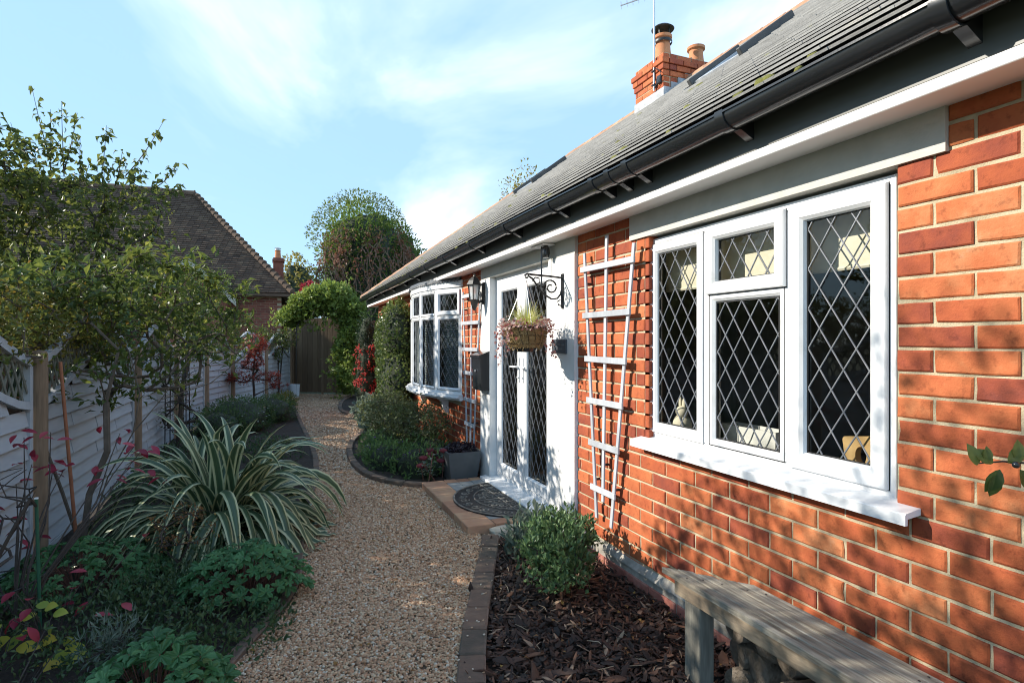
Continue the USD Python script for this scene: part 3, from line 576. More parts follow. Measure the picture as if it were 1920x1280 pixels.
for i in range(5):
    p, q = np.array(BP[i]), np.array(BP[i + 1]); n_ = max(3, int(np.linalg.norm(q - p) / .055)); d = (q - p)
    nrm = unit((-(q - p)[1], (q - p)[0])) ; nrm = nrm if nrm[0] < 0 else -nrm
    for j in range(n_):
        a = p + d * (j / n_) + nrm * .02; b = p + d * ((j + 1) / n_) + nrm * .02; mid = (a + b) / 2 + nrm * .012
        v = [(*a, 2.075), (*b, 2.075), (*(b + nrm * .02), 2.04), (*mid, 2.018), (*(a + nrm * .02), 2.04)]
        vl.add(v, [[0, 1, 2], [0, 2, 3], [0, 3, 4]])
vl.build('scalloped_lead_flashing', M['slate'], bay)
lt = MB()
for i in range(5):
    p, q = np.array([*BP[i + 1], 0.]), np.array([*BP[i], 0.]); U = unit(q - p); L = np.linalg.norm(q - p); N = np.array([-U[1], U[0], 0]); N = N if N[0] < 0 else -N
    P = frame((p[0], p[1], bz0), U, N); hh = bz1 - bz0
    fr = loops(MB(), P, 0, L, 0, hh, [(0, -.05), (0, .0), (.03, .0), (.034, -.006), (.034, -.05)]); pbox(fr, P, .034, L - .034, .86, .90, -.05, .0); fr.build('frame', M['upvc'], bay)
    opening = i in (0, 4)
    glazed(bay, P, .03, L - .03, .034, .865, .036 if opening else .03, raised=.005, du=.1, dv=.15, lw=.0048)
    glazed(bay, P, .026, L - .026, .885, hh - .026, .05 if opening else .03, raised=.016 if opening else .005, du=.1, dv=.15, lw=.0048)
    sl = MB()
    for k in range(42):
        z = .03 + k * .0205; sl.add(P(np.array([(.03, z, -.075), (L - .03, z, -.075), (L - .03, z + .012, -.092), (.03, z + .012, -.092)])), [[0, 1, 2, 3]])
    sl.build('venetian_blind', M['blind_slat'], bay)
rm = MB()
for a, b in (((1.95, 5.8, 0), (4.5, 5.83, 2.05)), ((1.95, 8.4, .0), (4.5, 8.43, 2.05)), ((4.5, 5.8, 0), (4.53, 8.43, 2.05)), ((2.0, 5.8, .5), (4.53, 8.43, .53)), ((1.9, 5.8, 2.05), (4.53, 8.43, 2.08))): rm.box(a, b)
rm.build('bay_room', M['interior'], house)
for y in (6.55, 7.65):
    cb = MB(); prof = Polygon([(0, 0), (.13, 0), (.13, -.03), (.10, -.05), (.075, -.10), (.06, -.15), (.03, -.19), (0, -.20)]); cb.prism(prof, frame((XW + .002, y - .025, .712), (-1, 0, 0), (0, 1, 0)), .05); cb.build('corbel', M['upvc'], bay)
# eaves -------------------------------------------------------------------------------------------
XFA, ZFA = 1.70, 2.057; GX, GZ, GR = 1.60, 2.222, .056; SLOPE = .75; RX0, RZ0 = 1.595, 2.243; RIDX = 4.95; YH = 11.95
roofz = lambda x: RZ0 + SLOPE * (x - RX0)
MB().box((XFA, YE0, ZFA + .036), (XFA + .018, YH - .09, 2.262), ch=.003).build('fascia', M['fascia_dark'], house)  # upper band of the fascia coloured dark, the strip below it white
MB().box((XFA - .006, YE0, ZFA), (XFA + .018, YH - .09, ZFA + .0355), ch=.003).build('fascia_lower_strip', M['soffit'], house, label='white strip below the darker upper band of the fascia')
MB().add([(XFA + .018, YE0, ZFA + .006), (XW + .1, YE0, 2.078), (XW + .1, YH - .1, 2.078), (XFA + .018, YH - .1, ZFA + .006)], [[0, 1, 2, 3]]).build('soffit', M['soffit'], house)
MB().box((XFA + .02, YH - .108, ZFA), (8.2, YH - .09, 2.262), ch=.003).build('end_fascia', M['soffit'], house)
gm = MB(); a = np.linspace(-math.pi, 0, 13); prof = [(GX + GR * math.cos(t), GZ + GR * math.sin(t)) for t in a]
prof = [(GX - GR - .006, GZ - .004), (GX - GR - .006, GZ + .004)] + [(GX - GR, GZ + .004)] + prof + [(GX + (GR - .004) * math.cos(t), GZ + (GR - .004) * math.sin(t)) for t in a[::-1]]
ys = np.linspace(YE0, YH, 28); v = np.array([[(p[0], y, p[1] + .0035 * math.sin(y * 2.1)) for p in prof] for y in ys]); k = len(prof)
gm.add(v.reshape(-1, 3), [[i * k + j, (i + 1) * k + j, (i + 1) * k + (j + 1) % k, i * k + (j + 1) % k] for i in range(len(ys) - 1) for j in range(k)])
gm.build('gutter', M['black_plastic'], house, smooth=35)
for y in (.16, .92, 1.69, 2.33, 2.49, 2.65, 3.18, 3.93, 4.75, 5.6, 6.4, 7.2, 8.0, 8.9, 9.8, 10.7):
    wd = .042; b = MB(); r2 = GR + .0065
    pr = [(GX + r2 * math.cos(t), GZ + r2 * math.sin(t)) for t in np.linspace(-math.pi - .12, .05, 15)]; pr2 = [(GX + (r2 - .006) * math.cos(t), GZ + (r2 - .006) * math.sin(t)) for t in np.linspace(.05, -math.pi - .12, 15)]
    b.prism(Polygon(pr + pr2), frame((0, y - wd / 2, 0), (1, 0, 0), (0, 1, 0)), wd)
    b.prism(Polygon([(GX + GR * .5, GZ - GR * .9), (XFA - .001, GZ - .085), (XFA - .001, GZ + .02), (GX + GR + .003, GZ - .004), (GX + GR * .92, GZ - GR * .45)]), frame((0, y - wd / 2 + .004, 0), (1, 0, 0), (0, 1, 0)), wd - .008)
    b.build('gutter_bracket', M['black_plastic'], house, smooth=35)
# roof --------------------------------------------------------------------------------------------
hipY = lambda x: YH - (x - RX0)
rf = MB(); XB = 2 * RIDX - RX0
A = [(RX0 + .02, YE0, roofz(RX0 + .02) - .03), (RIDX, YE0, roofz(RIDX) - .03), (RIDX, hipY(RIDX), roofz(RIDX) - .03), (RX0 + .02, YH - .02, roofz(RX0 + .02) - .03)]
rf.add(A, [[0, 1, 2, 3]]); rf.add([A[3], A[2], (XB - .02, YH - .02, A[3][2])], [[0, 1, 2]]); rf.add([(RIDX, YE0, A[1][2]), (XB, YE0, A[0][2]), (XB, YH, A[0][2]), A[2]], [[0, 1, 2, 3]])
rf.add([A[0], (A[0][0], YE0, 2.0), (XB, YE0, 2.0), (XB, YE0, A[0][2]), A[1]], [[0, 1, 2], [0, 2, 3], [0, 3, 4]])
roof = rf.build('roof', M['underlay'], house)
gauge, tw = .150, .250; nx = math.sqrt(1 + SLOPE ** 2); up = np.array([1, 0, SLOPE]) / nx; nr = np.array([-SLOPE, 0, 1]) / nx
ROOFHOLES = []
def onroof(px, py, off=0.):
    d = ray(px, py); t = (RZ0 - SLOPE * RX0 + off - H) / (d[2] - SLOPE * d[0]); return d * t + [0, 0, H]
SKY1 = (3.38, 3.90, 3.42, 4.02); SKY2 = (3.50, 4.02, 7.6, 8.3)    # x0, x1, y0, y1 of the roof windows
CHX0, CHX1, CHY0, CHY1 = 4.56, 5.48, 5.98, 6.60
tiles = []
nrow = int((RIDX - RX0) * nx / gauge)
for r_ in range(nrow):
    s0 = r_ * gauge; x = RX0 + s0 / nx
    for c_ in range(-10, 52):
        y0 = c_ * tw + (tw / 2 if r_ % 2 else 0) + R.uniform(-.002, .002); yc = y0 + tw / 2
        if yc < YE0 or yc > hipY(x) - .02: continue
        if any(a - .06 < x < b - .02 and c - .02 < yc < d + .02 for a, b, c, d in (SKY1, SKY2, (CHX0 - .05, 6, CHY0, CHY1))): continue
        tiles.append((x, y0, s0))
def tile_into(mb, x, y0, s0, tone):
    o = np.array([RX0, y0 + .0012, RZ0]) + up * (s0 - .012 + R.uniform(-.0015, .0015)); L = gauge * 1.35; w = tw - .0024; tl = R.uniform(-.0008, .0008); lift = R.uniform(0, .0012)
    a = o + nr * (.036 + lift); b = o + up * L + nr * .001
    v = [a, a + [0, w, 0] + nr * tl, b + [0, w, 0], b, a - nr * .0095, a + [0, w, 0] - nr * .0095]
    mb.add(v, [[0, 1, 2, 3], [4, 5, 1, 0], [4, 0, 3, 3], [5, 2, 1, 1]], tone)
vis = lambda q: math.hypot(q[0], q[1]) + (40 if q[1] < .75 else 0)
tiles.sort(key=vis); rest = MB()
for i, (x, y0, s0) in enumerate(tiles):
    m_ = MB() if i < 296 else rest; tile_into(m_, x, y0, s0, np.clip(R.normal(.5, .22), 0, 1))
    if i < 296: m_.build('tile', M['tile'], roof)
rest.build('tiling', M['tile'], roof, kind='stuff', label='further courses of grey plain tiles up to the ridge')
rd = []
for i in range(36): rd.append(((RIDX, YE0 + i * .30, roofz(RIDX) + .0), (RIDX, YE0 + i * .30 + .305, roofz(RIDX))))
hp0, hp1 = np.array([RX0 + .02, YH - .02, roofz(RX0) + .02]), np.array([RIDX, hipY(RIDX), roofz(RIDX) + .01]); nh = 18
for i in range(nh): rd.append((tuple(hp0 + (hp1 - hp0) * i / nh), tuple(hp0 + (hp1 - hp0) * (i + 1.02) / nh)))
for a, b in rd:
    if CHY0 - .2 < a[1] < CHY1: continue
    m_ = MB(); a, b = np.array(a), np.array(b); d = unit(b - a); sd = unit(np.cross(d, (0, 0, 1))); u_ = np.cross(sd, d); k = 7; an = np.linspace(-.25, math.pi + .25, k); rr = .085
    v = np.array([[c + sd * rr * 1.15 * math.cos(t) + u_ * (rr * math.sin(t) - .045 + e) for t in an] for c, e in ((a, .006), (b, 0.))])
    m_.add(v.reshape(-1, 3), [[j, j + 1, k + j + 1, k + j] for j in range(k - 1)] + [[0, 1, 2, 3], [3, 4, 5, 6]], np.clip(R.normal(.5, .25), 0, 1)); m_.build('ridge_tile', M['ridge'], roof, smooth=50)
ms = MB(); r_ = np.random.RandomState(4)
for i in range(170):
    row = int(r_.beta(1., 2.0) * nrow * .95); y = r_.uniform(.3, 11.5); s0 = row * gauge - .012; x = RX0 + s0 / nx
    if y > hipY(x) - .1 or any(a - .1 < x < b + .1 and c < y < d for a, b, c, d in (SKY1, SKY2)): continue
    big = r_.rand() < .25; sz = r_.uniform(.016, .032) if big else r_.uniform(.008, .02)
    m = trimesh.creation.icosphere(2 if big else 1, 1.); v = m.vertices * (1 + .5 * (meshkit.noise(m.vertices * 2.2 + i, 3)[:, None] - .5))
    v = v * np.array([sz, sz * r_.uniform(1., 1.9), sz * .62]); c = np.array([RX0, y, RZ0]) + up * (s0 - .004) + nr * .018
    ms.add(c + v[:, 0:1] * up + v[:, 1:2] * np.array([0, 1, 0]) + v[:, 2:3] * nr, m.faces, r_.rand())
ms.build('moss', M['moss'], roof, smooth=True, kind='stuff', label='cushions of yellow green moss on the tiles')
for (x0, x1, y0, y1), tl in ((SKY1, .07), (SKY2, .05)):
    sk = xf('roof_window', house); P = frame((x0, y0, roofz(x0)), (0, 1, 0), nr, up); L = (x1 - x0) * nx; W_ = y1 - y0
    fl = MB()
    for b in ((-.04, W_ + .04, -.10, 0.), (-.04, W_ + .04, L, L + .06)): pbox(fl, P, b[0], b[1], b[2], b[3], -.01, .022)
    for b in ((-.04, 0, 0, L), (W_, W_ + .04, 0, L)): pbox(fl, P, b[0], b[1], b[2], b[3], -.01, .022)
    fl.build('flashing', M['leadsheet'], sk)
    loops(MB(), P, 0, W_, 0, L, [(0, -.02), (0, .024), (.045, .024), (.045, -.02)]).build('frame', M['dark_metal'], sk)
    loops(MB(), P, .012, W_ - .012, .012, L - .012, [(0, .024), (0, .042), (.05, .046), (.056, .03)]).build('sash', M['leadsheet'], sk)
    for u0 in (-.012, W_ - .03): pbox(MB(), P, u0, u0 + .042, -.02, L + .03, -.005, .088, .006).build('side_cover', M['dark_metal'], sk)
    MB().add(P(np.array([(.06, .06, .034), (W_ - .06, .06, .034), (W_ - .06, L - .06, .034), (.06, L - .06, .034)])), [[0, 1, 2, 3]]).build('pane', M['glass'], sk)
    pbox(MB(), P, .0, W_, 0, L, -.02, -.01).build('blind', M['white_ceramic'], sk)
# chimney -----------------------------------------------------------------------------------------
ch = xf('chimney', house); cz0 = roofz(CHX0) - .25; cz1 = 5.06
MB().box((CHX0 + .006, CHY0 + .006, cz0), (CHX1 - .006, CHY1 - .006, cz1 - .002)).build('core', M['mortar'], ch)
zz = cz1; k = 0
while zz > roofz(CHX0) - .1:
    out = {0: .0, 1: .045, 2: .03, 3: .015}.get(k, 0.); x0, x1, y0, y1 = CHX0 - out, CHX1 + out, CHY0 - out, CHY1 + out; z1 = zz - .006; z0 = zz - .072; st = .11 if k % 2 else 0
    def run(a, b):
        c = [a] + [q for q in np.arange(a + .112 + st, b - .05, .225)] + [b]; return list(zip(c[:-1], c[1:]))
    for a, b in run(y0, y1):
        for xx in ((x0, x0 + .1),) : MB().box((x0, a + .004, z0), (x0 + .1, b - .004, z1), np.clip(R.normal(.6, .2), 0, 1), .004, .001).build('brick', M['brick'], ch)
    for a, b in run(x0 + .104, x1):
        for yy in (y0, y1 - .1): MB().box((a + .004, yy, z0), (b - .004, yy + .1, z1), np.clip(R.normal(.45, .25), 0, 1), .004, .001).build('brick', M['brick'], ch)
    zz -= .075; k += 1
zf = roofz(CHX0)
lf = MB().box((CHX0 - .008, CHY0 - .01, zf - .1), (CHX0 + .02, CHY1 + .01, zf + .14))
stp = [(CHX0 - .0, zf - .1)]
for i in range(5): stp += [(CHX0 + .0 + i * .11, zf + .15 + i * .075), (CHX0 + (i + 1) * .11, zf + .15 + i * .075)]
stp += [(CHX0 + .55, zf + .2)]
lf.prism(Polygon(stp).buffer(0), frame((0, CHY0 - .012, 0), (1, 0, 0), (0, 1, 0)), .012); lf.build('lead_flashing', M['leadsheet'], ch)
MB().lathe([(.3, 0), (.3, .02), (.14, .055), (0, .06)], 4, ((CHX0 + CHX1) / 2, (CHY0 + CHY1) / 2, cz1 - .004)).build('flaunching', M['mortar'], ch)
for x, hgt, cowl in ((CHX0 + .17, .34, True), (CHX1 - .2, .30, False)):
    p = MB().lathe([(.115, 0), (.112, .05), (.092, hgt - .10), (.092, hgt - .05), (.118, hgt - .035), (.12, hgt), (.1, hgt), (.09, hgt - .04), (.08, .05)], 22, (x, CHY0 + .24, cz1 + .0)); p = p.build('chimney_pot', M['terracotta'], ch, smooth=35)
    if cowl:
        c = MB(); z = cz1 + hgt; yy = CHY0 + .24
        for t in range(4): c.tube([(x + .085 * math.cos(t * 1.571 + .4), yy + .085 * math.sin(t * 1.571 + .4), z - .06), (x + .095 * math.cos(t * 1.571 + .4), yy + .095 * math.sin(t * 1.571 + .4), z + .1)], .006, 5)
        c.lathe([(.145, .085), (.15, .095), (.11, .125), (.0, .14)], 22, (x, yy, z)); c.lathe([(.145, .085), (0, .1)], 22, (x, yy, z)); c.lathe([(.118, -.1), (.122, -.09), (.122, -.07), (.118, -.06)], 22, (x, yy, z))
        c.build('cowl', M['black_iron'], p, smooth=40)

# ================================================================ THINGS FIXED TO OR STANDING BY THE HOUSE
def trellis(label, tops, bots, bars, xw, ov=.035):
    t = thing('garden_trellis', label, 'trellis').GetPrim()
    for (yt, zt), (yb, zb) in zip(tops, bots):
        m_ = MB(); d = unit((0, yt - yb, zt - zb)); s = np.array([0, d[2], -d[1]]) * .0125; a, b = np.array((xw, yb, zb)), np.array((xw, yt, zt)); n_ = np.array([-.010, 0, 0])
        m_.add([a - s, a + s, b + s, b - s, a - s + n_, a + s + n_, b + s + n_, b - s + n_], [[0, 1, 2, 3], [4, 5, 6, 7], [0, 1, 5, 4], [1, 2, 6, 5], [2, 3, 7, 6], [3, 0, 4, 7]], R.rand()); m_.build('upright', M['trellis'], t)
    for z, tilt in bars:
        f = lambda q, z: q[0][0] + (q[1][0] - q[0][0]) * (q[0][1] - z) / (q[0][1] - q[1][1])
        y0 = f((tops[0], bots[0]), z) + ov; y1 = f((tops[-1], bots[-1]), z) - ov
        m_ = MB().box((xw - .024, y1, z - .0185), (xw - .0105, y0, z + .0185), R.rand(), .0025)
        v = m_.v[0]; v[:, 2] += tilt * (v[:, 1] - (y0 + y1) / 2) ; m_.build('crossbar', M['trellis'], t)
    m_ = MB()
    for q, p in ((tops[1], bots[1]), (tops[0], bots[0]), (tops[2], bots[2])):
        for fz in (.12, .86): y, z = q[0] + (p[0] - q[0]) * fz, q[1] + (p[1] - q[1]) * fz; m_.tube([(xw, y, z), (XW - .004, y, z)], .008, 6)
    m_.build('wall_spacer', M['black_iron'], t)
k = .977; zk = lambda z: H + (z - H) * k
trellis('fan shaped grey wooden trellis on the sunlit brick beside the large window', [(3.301 * k, zk(1.943)), (3.024 * k, zk(2.015)), (2.734 * k, zk(1.922))], [(3.145 * k, zk(.24)), (3.07 * k, zk(.36)), (2.975 * k, zk(.225))],
        [(zk(1.83), .012), (zk(1.53), -.004), (zk(1.245), .01), (zk(.98), 0), (zk(.71), .004), (zk(.43), 0)], 1.842)
trellis('narrower grey trellis between the bow window and the letter box', [(5.96 * k, zk(1.90)), (5.66 * k, zk(2.02)), (5.393 * k, zk(1.86))], [(5.827 * k, zk(.27)), (5.71 * k, zk(.25)), (5.60 * k, zk(.30))],
        [(zk(1.844), 0), (zk(1.555), .006), (zk(1.277), 0), (zk(1.026), -.005), (zk(.743), 0), (zk(.487), 0)], 1.842, .025)
# lantern
L0 = thing('wall_lantern', 'black six sided lantern on the render between trellis and doors', 'lantern', (1.853, 5.20, 0)).GetPrim()
bd = MB().box((-.018, -.035, 1.72), (0, .035, 1.93), ch=.006); bd.tube([(-.01, 0, 1.76), (-.05, 0, 1.74), (-.10, 0, 1.755)], .014, 8); bd.build('backplate', M['black_iron'], L0)
cx = -.10
MB().lathe([(0, 1.655), (.012, 1.66), (.03, 1.70), (.042, 1.745), (.046, 1.76), (.0, 1.762)], 6, (cx, 0, 0)).build('base', M['black_iron'], L0)
MB().lathe([(.043, 1.762), (.058, 1.90)], 6, (cx, 0, 0)).build('glass', M['glass_lamp'], L0)
cg = MB()
for i in range(6): a = i / 6 * 2 * math.pi; cg.tube([(cx + .046 * math.cos(a), .046 * math.sin(a), 1.758), (cx + .062 * math.cos(a), .062 * math.sin(a), 1.905)], .0055, 5)
cg.build('cage', M['black_iron'], L0)
MB().lathe([(.076, 1.898), (.078, 1.905), (.055, 1.945), (.03, 1.975), (.014, 1.985), (.012, 1.995), (.016, 2.005), (0, 2.015)], 6, (cx, 0, 0)).build('roof', M['black_iron'], L0)
# letter box
lb0 = thing('letter_box', 'tall black metal letter box on the render left of the doors', 'letter box', (1.853, 5.185, 0)).GetPrim()
MB().add([(0, -.125, .895), (0, .125, .895), (-.075, .125, .895), (-.075, -.125, .895), (0, -.125, 1.245), (0, .125, 1.245), (-.095, .125, 1.215), (-.095, -.125, 1.215)], [[0, 1, 2, 3], [4, 5, 6, 7], [0, 1, 5, 4], [2, 3, 7, 6], [1, 2, 6, 5], [0, 3, 7, 4]]).build('body', M['black_plastic'], lb0)
MB().add([(0, -.132, 1.268), (0, .132, 1.268), (-.106, .132, 1.228), (-.106, -.132, 1.228), (0, -.132, 1.25), (0, .132, 1.25), (-.106, .132, 1.205), (-.106, -.132, 1.205)], [[0, 1, 2, 3], [4, 5, 6, 7], [0, 1, 5, 4], [2, 3, 7, 6], [1, 2, 6, 5], [0, 3, 7, 4]]).build('lid', M['black_plastic'], lb0)
MB().tube([(-.093, 0, 1.08), (-.1, 0, 1.08)], .011, 12).build('lock', M['alu'], lb0)
# name plaque
pq = thing('house_plaque', 'small dark slate plaque with faint lettering on white render', 'plaque', (1.853, 3.60, 1.325)).GetPrim()
MB().box((-.012, -.108, -.05), (0, .108, .05), ch=.003).build('slate', M['slate'], pq)
lm = MB()
r_ = np.random.RandomState(8)
for row, (y0, y1) in enumerate(((.06, -.075), (.05, -.06))):      # worn, unreadable strokes of the painted name
    y = y0
    while y > y1: w = r_.uniform(.004, .009); z = .012 - row * .03; lm.box((-.0132, y - w, z - .005), (-.0122, y, z + r_.uniform(.003, .007))); y -= w + r_.uniform(.003, .008)
lm.build('lettering', M['faint'], pq)
# sensor light and its rod
se = thing('sensor_light', 'small black sensor hanging on the soffit over the doors', 'sensor', (1.80, 3.72, 2.065)).GetPrim()
MB().box((-.05, -.05, -.012), (.05, .16, -.004), ch=.003).build('mounting_plate', M['upvc'], se)
MB().lathe([(0, -.10), (.022, -.098), (.03, -.07), (.026, -.03), (.016, -.012)], 14, (0, 0, 0)).build('head', M['black_plastic'], se, smooth=40)
MB().tube([(-.01, .05, -.01), (-.012, .05, -.30)], .006, 6).build('conduit', M['black_plastic'], se)
# hanging basket bracket
br = thing('hanging_bracket', 'black scrolled iron bracket on the render pier', 'bracket', (1.853, 3.555, 0)).GetPrim()
MB().tube([(-.006, 0, 1.60), (-.008, 0, 1.62), (-.008, 0, 1.83)], [.012, .008, .008], 6).box((-.008, -.014, 1.59), (0, .014, 1.835), ch=.002).build('wall_bar', M['black_iron'], br)
MB().tube([(-.005, 0, 1.805), (-.10, 0, 1.812), (-.24, 0, 1.818), (-.275, 0, 1.822), (-.292, 0, 1.812), (-.286, 0, 1.795), (-.272, 0, 1.797)], .0075, 6).build('arm', M['black_iron'], br)
sc_ = MB(); a = np.linspace(0, 1, 26)
sc_.tube([(-.095 + (.015 + .048 * u) * math.cos(9.2 * u + 1.2), 0, 1.735 + (.015 + .048 * u) * math.sin(9.2 * u + 1.2)) for u in a], .006, 6)
sc_.tube([(-.27, 0, 1.81), (-.235, 0, 1.79), (-.20, 0, 1.745), (-.155, 0, 1.69), (-.09, 0, 1.655), (-.045, 0, 1.66), (-.02, 0, 1.69), (-.012, 0, 1.72)], .0065, 6)
sc_.tube([(-.235, 0, 1.775), (-.215, 0, 1.80), (-.185, 0, 1.795), (-.18, 0, 1.765), (-.20, 0, 1.755)], .005, 6); sc_.tube([(-.012, 0, 1.61), (-.035, 0, 1.615), (-.042, 0, 1.64), (-.022, 0, 1.65)], .005, 6)
sc_.build('scroll', M['black_iron'], br)
# doorstep
st = thing('paved_doorstep', 'doorstep of tan block pavers with a grey centre', 'doorstep').GetPrim()
MB().box((1.245, 3.82, -.05), (1.80, 5.16, .052)).build('bed_mortar', M['mortar'], st)
SX0, SY0, SY1, SZ = 1.232, 3.805, 5.175, .062
ys = np.linspace(SY0, SY1, 9)
for i in range(8):
    MB().box((SX0, ys[i] + .002, -.02), (SX0 + .205, ys[i + 1] - .002, SZ + R.uniform(-.002, .002)), np.clip(R.normal(.45, .3), 0, 1), .005, .001).build('paver', M['paver'], st)
xs = np.linspace(SX0 + .205, 1.79, 4)
for i in range(3):
    for y in (SY0, SY1 - .105): MB().box((xs[i] + .002, y, -.02), (xs[i + 1] - .002, y + .105, SZ + R.uniform(-.002, .002)), np.clip(R.normal(.45, .3), 0, 1), .005, .001).build('paver', M['paver'], st)
    yy = np.linspace(SY0 + .107, SY1 - .107, 7)
    for j in range(6): MB().box((xs[i] + .002, yy[j] + .002, -.02), (xs[i + 1] - .002, yy[j + 1] - .002, SZ - .001 + R.uniform(-.002, .002)), np.clip(R.normal(.5, .25), 0, 1), .004, .001).build('paver', M['paver_grey'], st)
sb_ = trimesh.creation.box((.40, .13, .11)); sb_ = sb_.subdivide().subdivide().subdivide(); v = sb_.vertices; v = v + .02 * (meshkit.noise(v * 14, 2)[:, None] - .5) - np.sign(v) * .01 * (np.abs(v / [.2, .065, .055]).min(1, keepdims=True) > .8)
tag(put('stone_block', v + [1.585, 3.725, -.01], np.array(sb_.faces), np.full(len(v), .6), M['stone'], smooth=True), 'rough cream stone block below the near side of the doorstep', 'stone')
# door mat
dm = thing('door_mat', 'half round black rubber mat with scroll pattern on the doorstep', 'door mat', (1.785, 4.36, SZ + .001)).GetPrim()
an = np.linspace(-math.pi / 2, math.pi / 2, 40); half = Polygon([(-.47 * math.cos(t), .53 * math.sin(t)) for t in an])
MB().prism(half, np.eye(4), .008).build('base', M['rubber'], dm)
rel = MB()
def ring(sx, sy, w):
    o = Polygon([(-sx * math.cos(t), sy * math.sin(t)) for t in an]); i = Polygon([(-(sx - w) * math.cos(t), (sy - w) * math.sin(t)) for t in an]); return o.difference(i)
def strip(pts, w):
    from shapely.geometry import LineString
    return LineString(pts).buffer(w / 2, 3)
mz = np.eye(4); mz[2, 3] = .0082
shp = [ring(.468, .528, .013), ring(.30, .36, .008), strip([(-.095, -.50), (-.095, .50)], .008), strip([(-.01, -.52), (-.01, .52)], .01), strip([(-.30, 0), (-.095, 0)], .008)]
def spiral(cx, cy, r, a0, turns, sg=1): return strip([(cx + r * (1 - .75 * u) * math.cos(a0 + sg * turns * 6.283 * u), cy + r * (1 - .75 * u) * math.sin(a0 + sg * turns * 6.283 * u)) for u in np.linspace(0, 1, 20)], .007)
for i in range(11): shp.append(spiral(-.052, -.44 + i * .088, .032, i * 3.14, 1.1, 1 if i % 2 else -1))
for i in range(12):
    t = -1.35 + i * .245; shp.append(spiral(-.385 * math.cos(t), .445 * math.sin(t), .042, t + i * 3.14, 1.2, 1 if i % 2 else -1))
for cx, cy, r in ((-.16, .08, .05), (-.16, -.08, .05), (-.22, .06, .035), (-.22, -.06, .035), (-.15, .2, .05), (-.15, -.2, .05), (-.21, .16, .04), (-.21, -.16, .04), (-.13, .28, .03), (-.13, -.28, .03)): shp.append(spiral(cx, cy, r, cy * 20, 1.3, 1 if cy > 0 else -1))
rel.prism(unary_union(shp).simplify(.0008), mz, .005); rel.build('raised_pattern', M['rubber_worn'], dm)
# planter
pl = thing('square_planter', 'tapered dark grey square planter at the corner of the doorstep', 'planter', (1.66, 5.36, .0)).GetPrim()
b_, t_, hh = .125, .165, .30
v = [(s * b_, q * b_, .0) for s, q in ((-1, -1), (1, -1), (1, 1), (-1, 1))] + [(s * t_, q * t_, hh) for s, q in ((-1, -1), (1, -1), (1, 1), (-1, 1))] + [(s * (t_ - .018), q * (t_ - .018), hh) for s, q in ((-1, -1), (1, -1), (1, 1), (-1, 1))] + [(s * (t_ - .022), q * (t_ - .022), hh - .05) for s, q in ((-1, -1), (1, -1), (1, 1), (-1, 1))]
MB().add(v, [[a + i, a + (i + 1) % 4, a + 4 + (i + 1) % 4, a + 4 + i] for a in (0, 4, 8) for i in range(4)]).build('pot', M['planter'], pl)
MB().add(v[12:16], [[0, 1, 2, 3]]).build('soil', M['soil'], pl)
# window board ornaments
rb = MB()
def blob(mb, c, r, seed=0, n=2, tone=.5):
    m = trimesh.creation.icosphere(n, 1.); return mb.add(m.vertices * np.asarray(r) + np.asarray(c), m.faces, tone)
y0 = 2.50; zb = .856
blob(rb, (2.03, y0, zb + .055), (.05, .055, .058)); blob(rb, (2.02, y0 - .01, zb + .125), (.032, .036, .034)); blob(rb, (2.025, y0 + .012, zb + .17), (.009, .013, .035)); blob(rb, (2.025, y0 - .02, zb + .165), (.009, .013, .035)); blob(rb, (2.01, y0 + .07, zb + .03), (.03, .03, .03))
tag(rb.build('rabbit_ornament', M['cream'], None, smooth=True), 'cream rabbit ornament inside the far light of the large window', 'ornament')
tr = thing('ceramic_trough', 'long white trough standing inside the middle light of the window', 'trough', (2.06, 2.02, .8565)).GetPrim()
v = [(sx * (.04 + .012 * h), sy * (.15 + .015 * h), .105 * h) for h in (0, 1) for sx, sy in ((-1, -1), (1, -1), (1, 1), (-1, 1))] + [(sx * .046, sy * .157, h) for h in (.105, .03) for sx, sy in ((-1, -1), (1, -1), (1, 1), (-1, 1))]
MB().add(v, [[a + i, a + (i + 1) % 4, a + 4 + (i + 1) % 4, a + 4 + i] for a in (0, 4, 8) for i in range(4)] + [[0, 1, 2, 3], [12, 13, 14, 15]]).build('body', M['white_ceramic'], tr)
from shapely import affinity
rg = affinity.rotate(sbox(-.055, -.06, .055, .06).buffer(.012), 8) - affinity.scale(Point(0, .0).buffer(1, 16), .022, .034)
tag(MB().prism(rg, frame((2.06, 1.48, .93), (0, -1, 0), (-1, 0, 0)), .03).build('wooden_block_ornament', M['tan_wood']), 'tan block with an oval hole inside the near light of the window', 'ornament')
# aerial
ae = thing('tv_aerial', 'white aerial mast with rods strapped to the chimney stack', 'aerial', (CHX0 - .03, CHY0 + .16, 0)).GetPrim()
MB().tube([(0, 0, 4.62), (0, 0, 6.6)], .014, 8).build('mast', M['alu'], ae)
hd = MB().tube([(-.35, .25, 5.78), (.10, -.07, 5.90)], .008, 6)
for t in np.linspace(.02, .98, 8):
    p = np.array([-.35, .25, 5.78]) + t * np.array([.45, -.32, .12]); hd.tube([p + [-.05, -.07, .0], p + [.05, .07, 0]], .003, 5)
hd.build('rods', M['alu'], ae)
bk = MB()
for z in (4.68, 4.86): bk.box((-.02, -.03, z), (.04, .03, z + .02)); bk.tube([(-.03, -.02, z), (-.03, .02, z)], .006, 5)
bk.box((.0, -.13, 4.68), (.03, -.05, 4.78), ch=.004); bk.build('bracket', M['black_plastic'], ae)
an = np.linspace(0, 1, 20); MB().tube([(-.012 + .0 * t, -.02 - .14 * math.sin(t * 3.1), 4.9 - .26 * t) for t in an], .006, 5).build('cable', M['black_plastic'], ae)
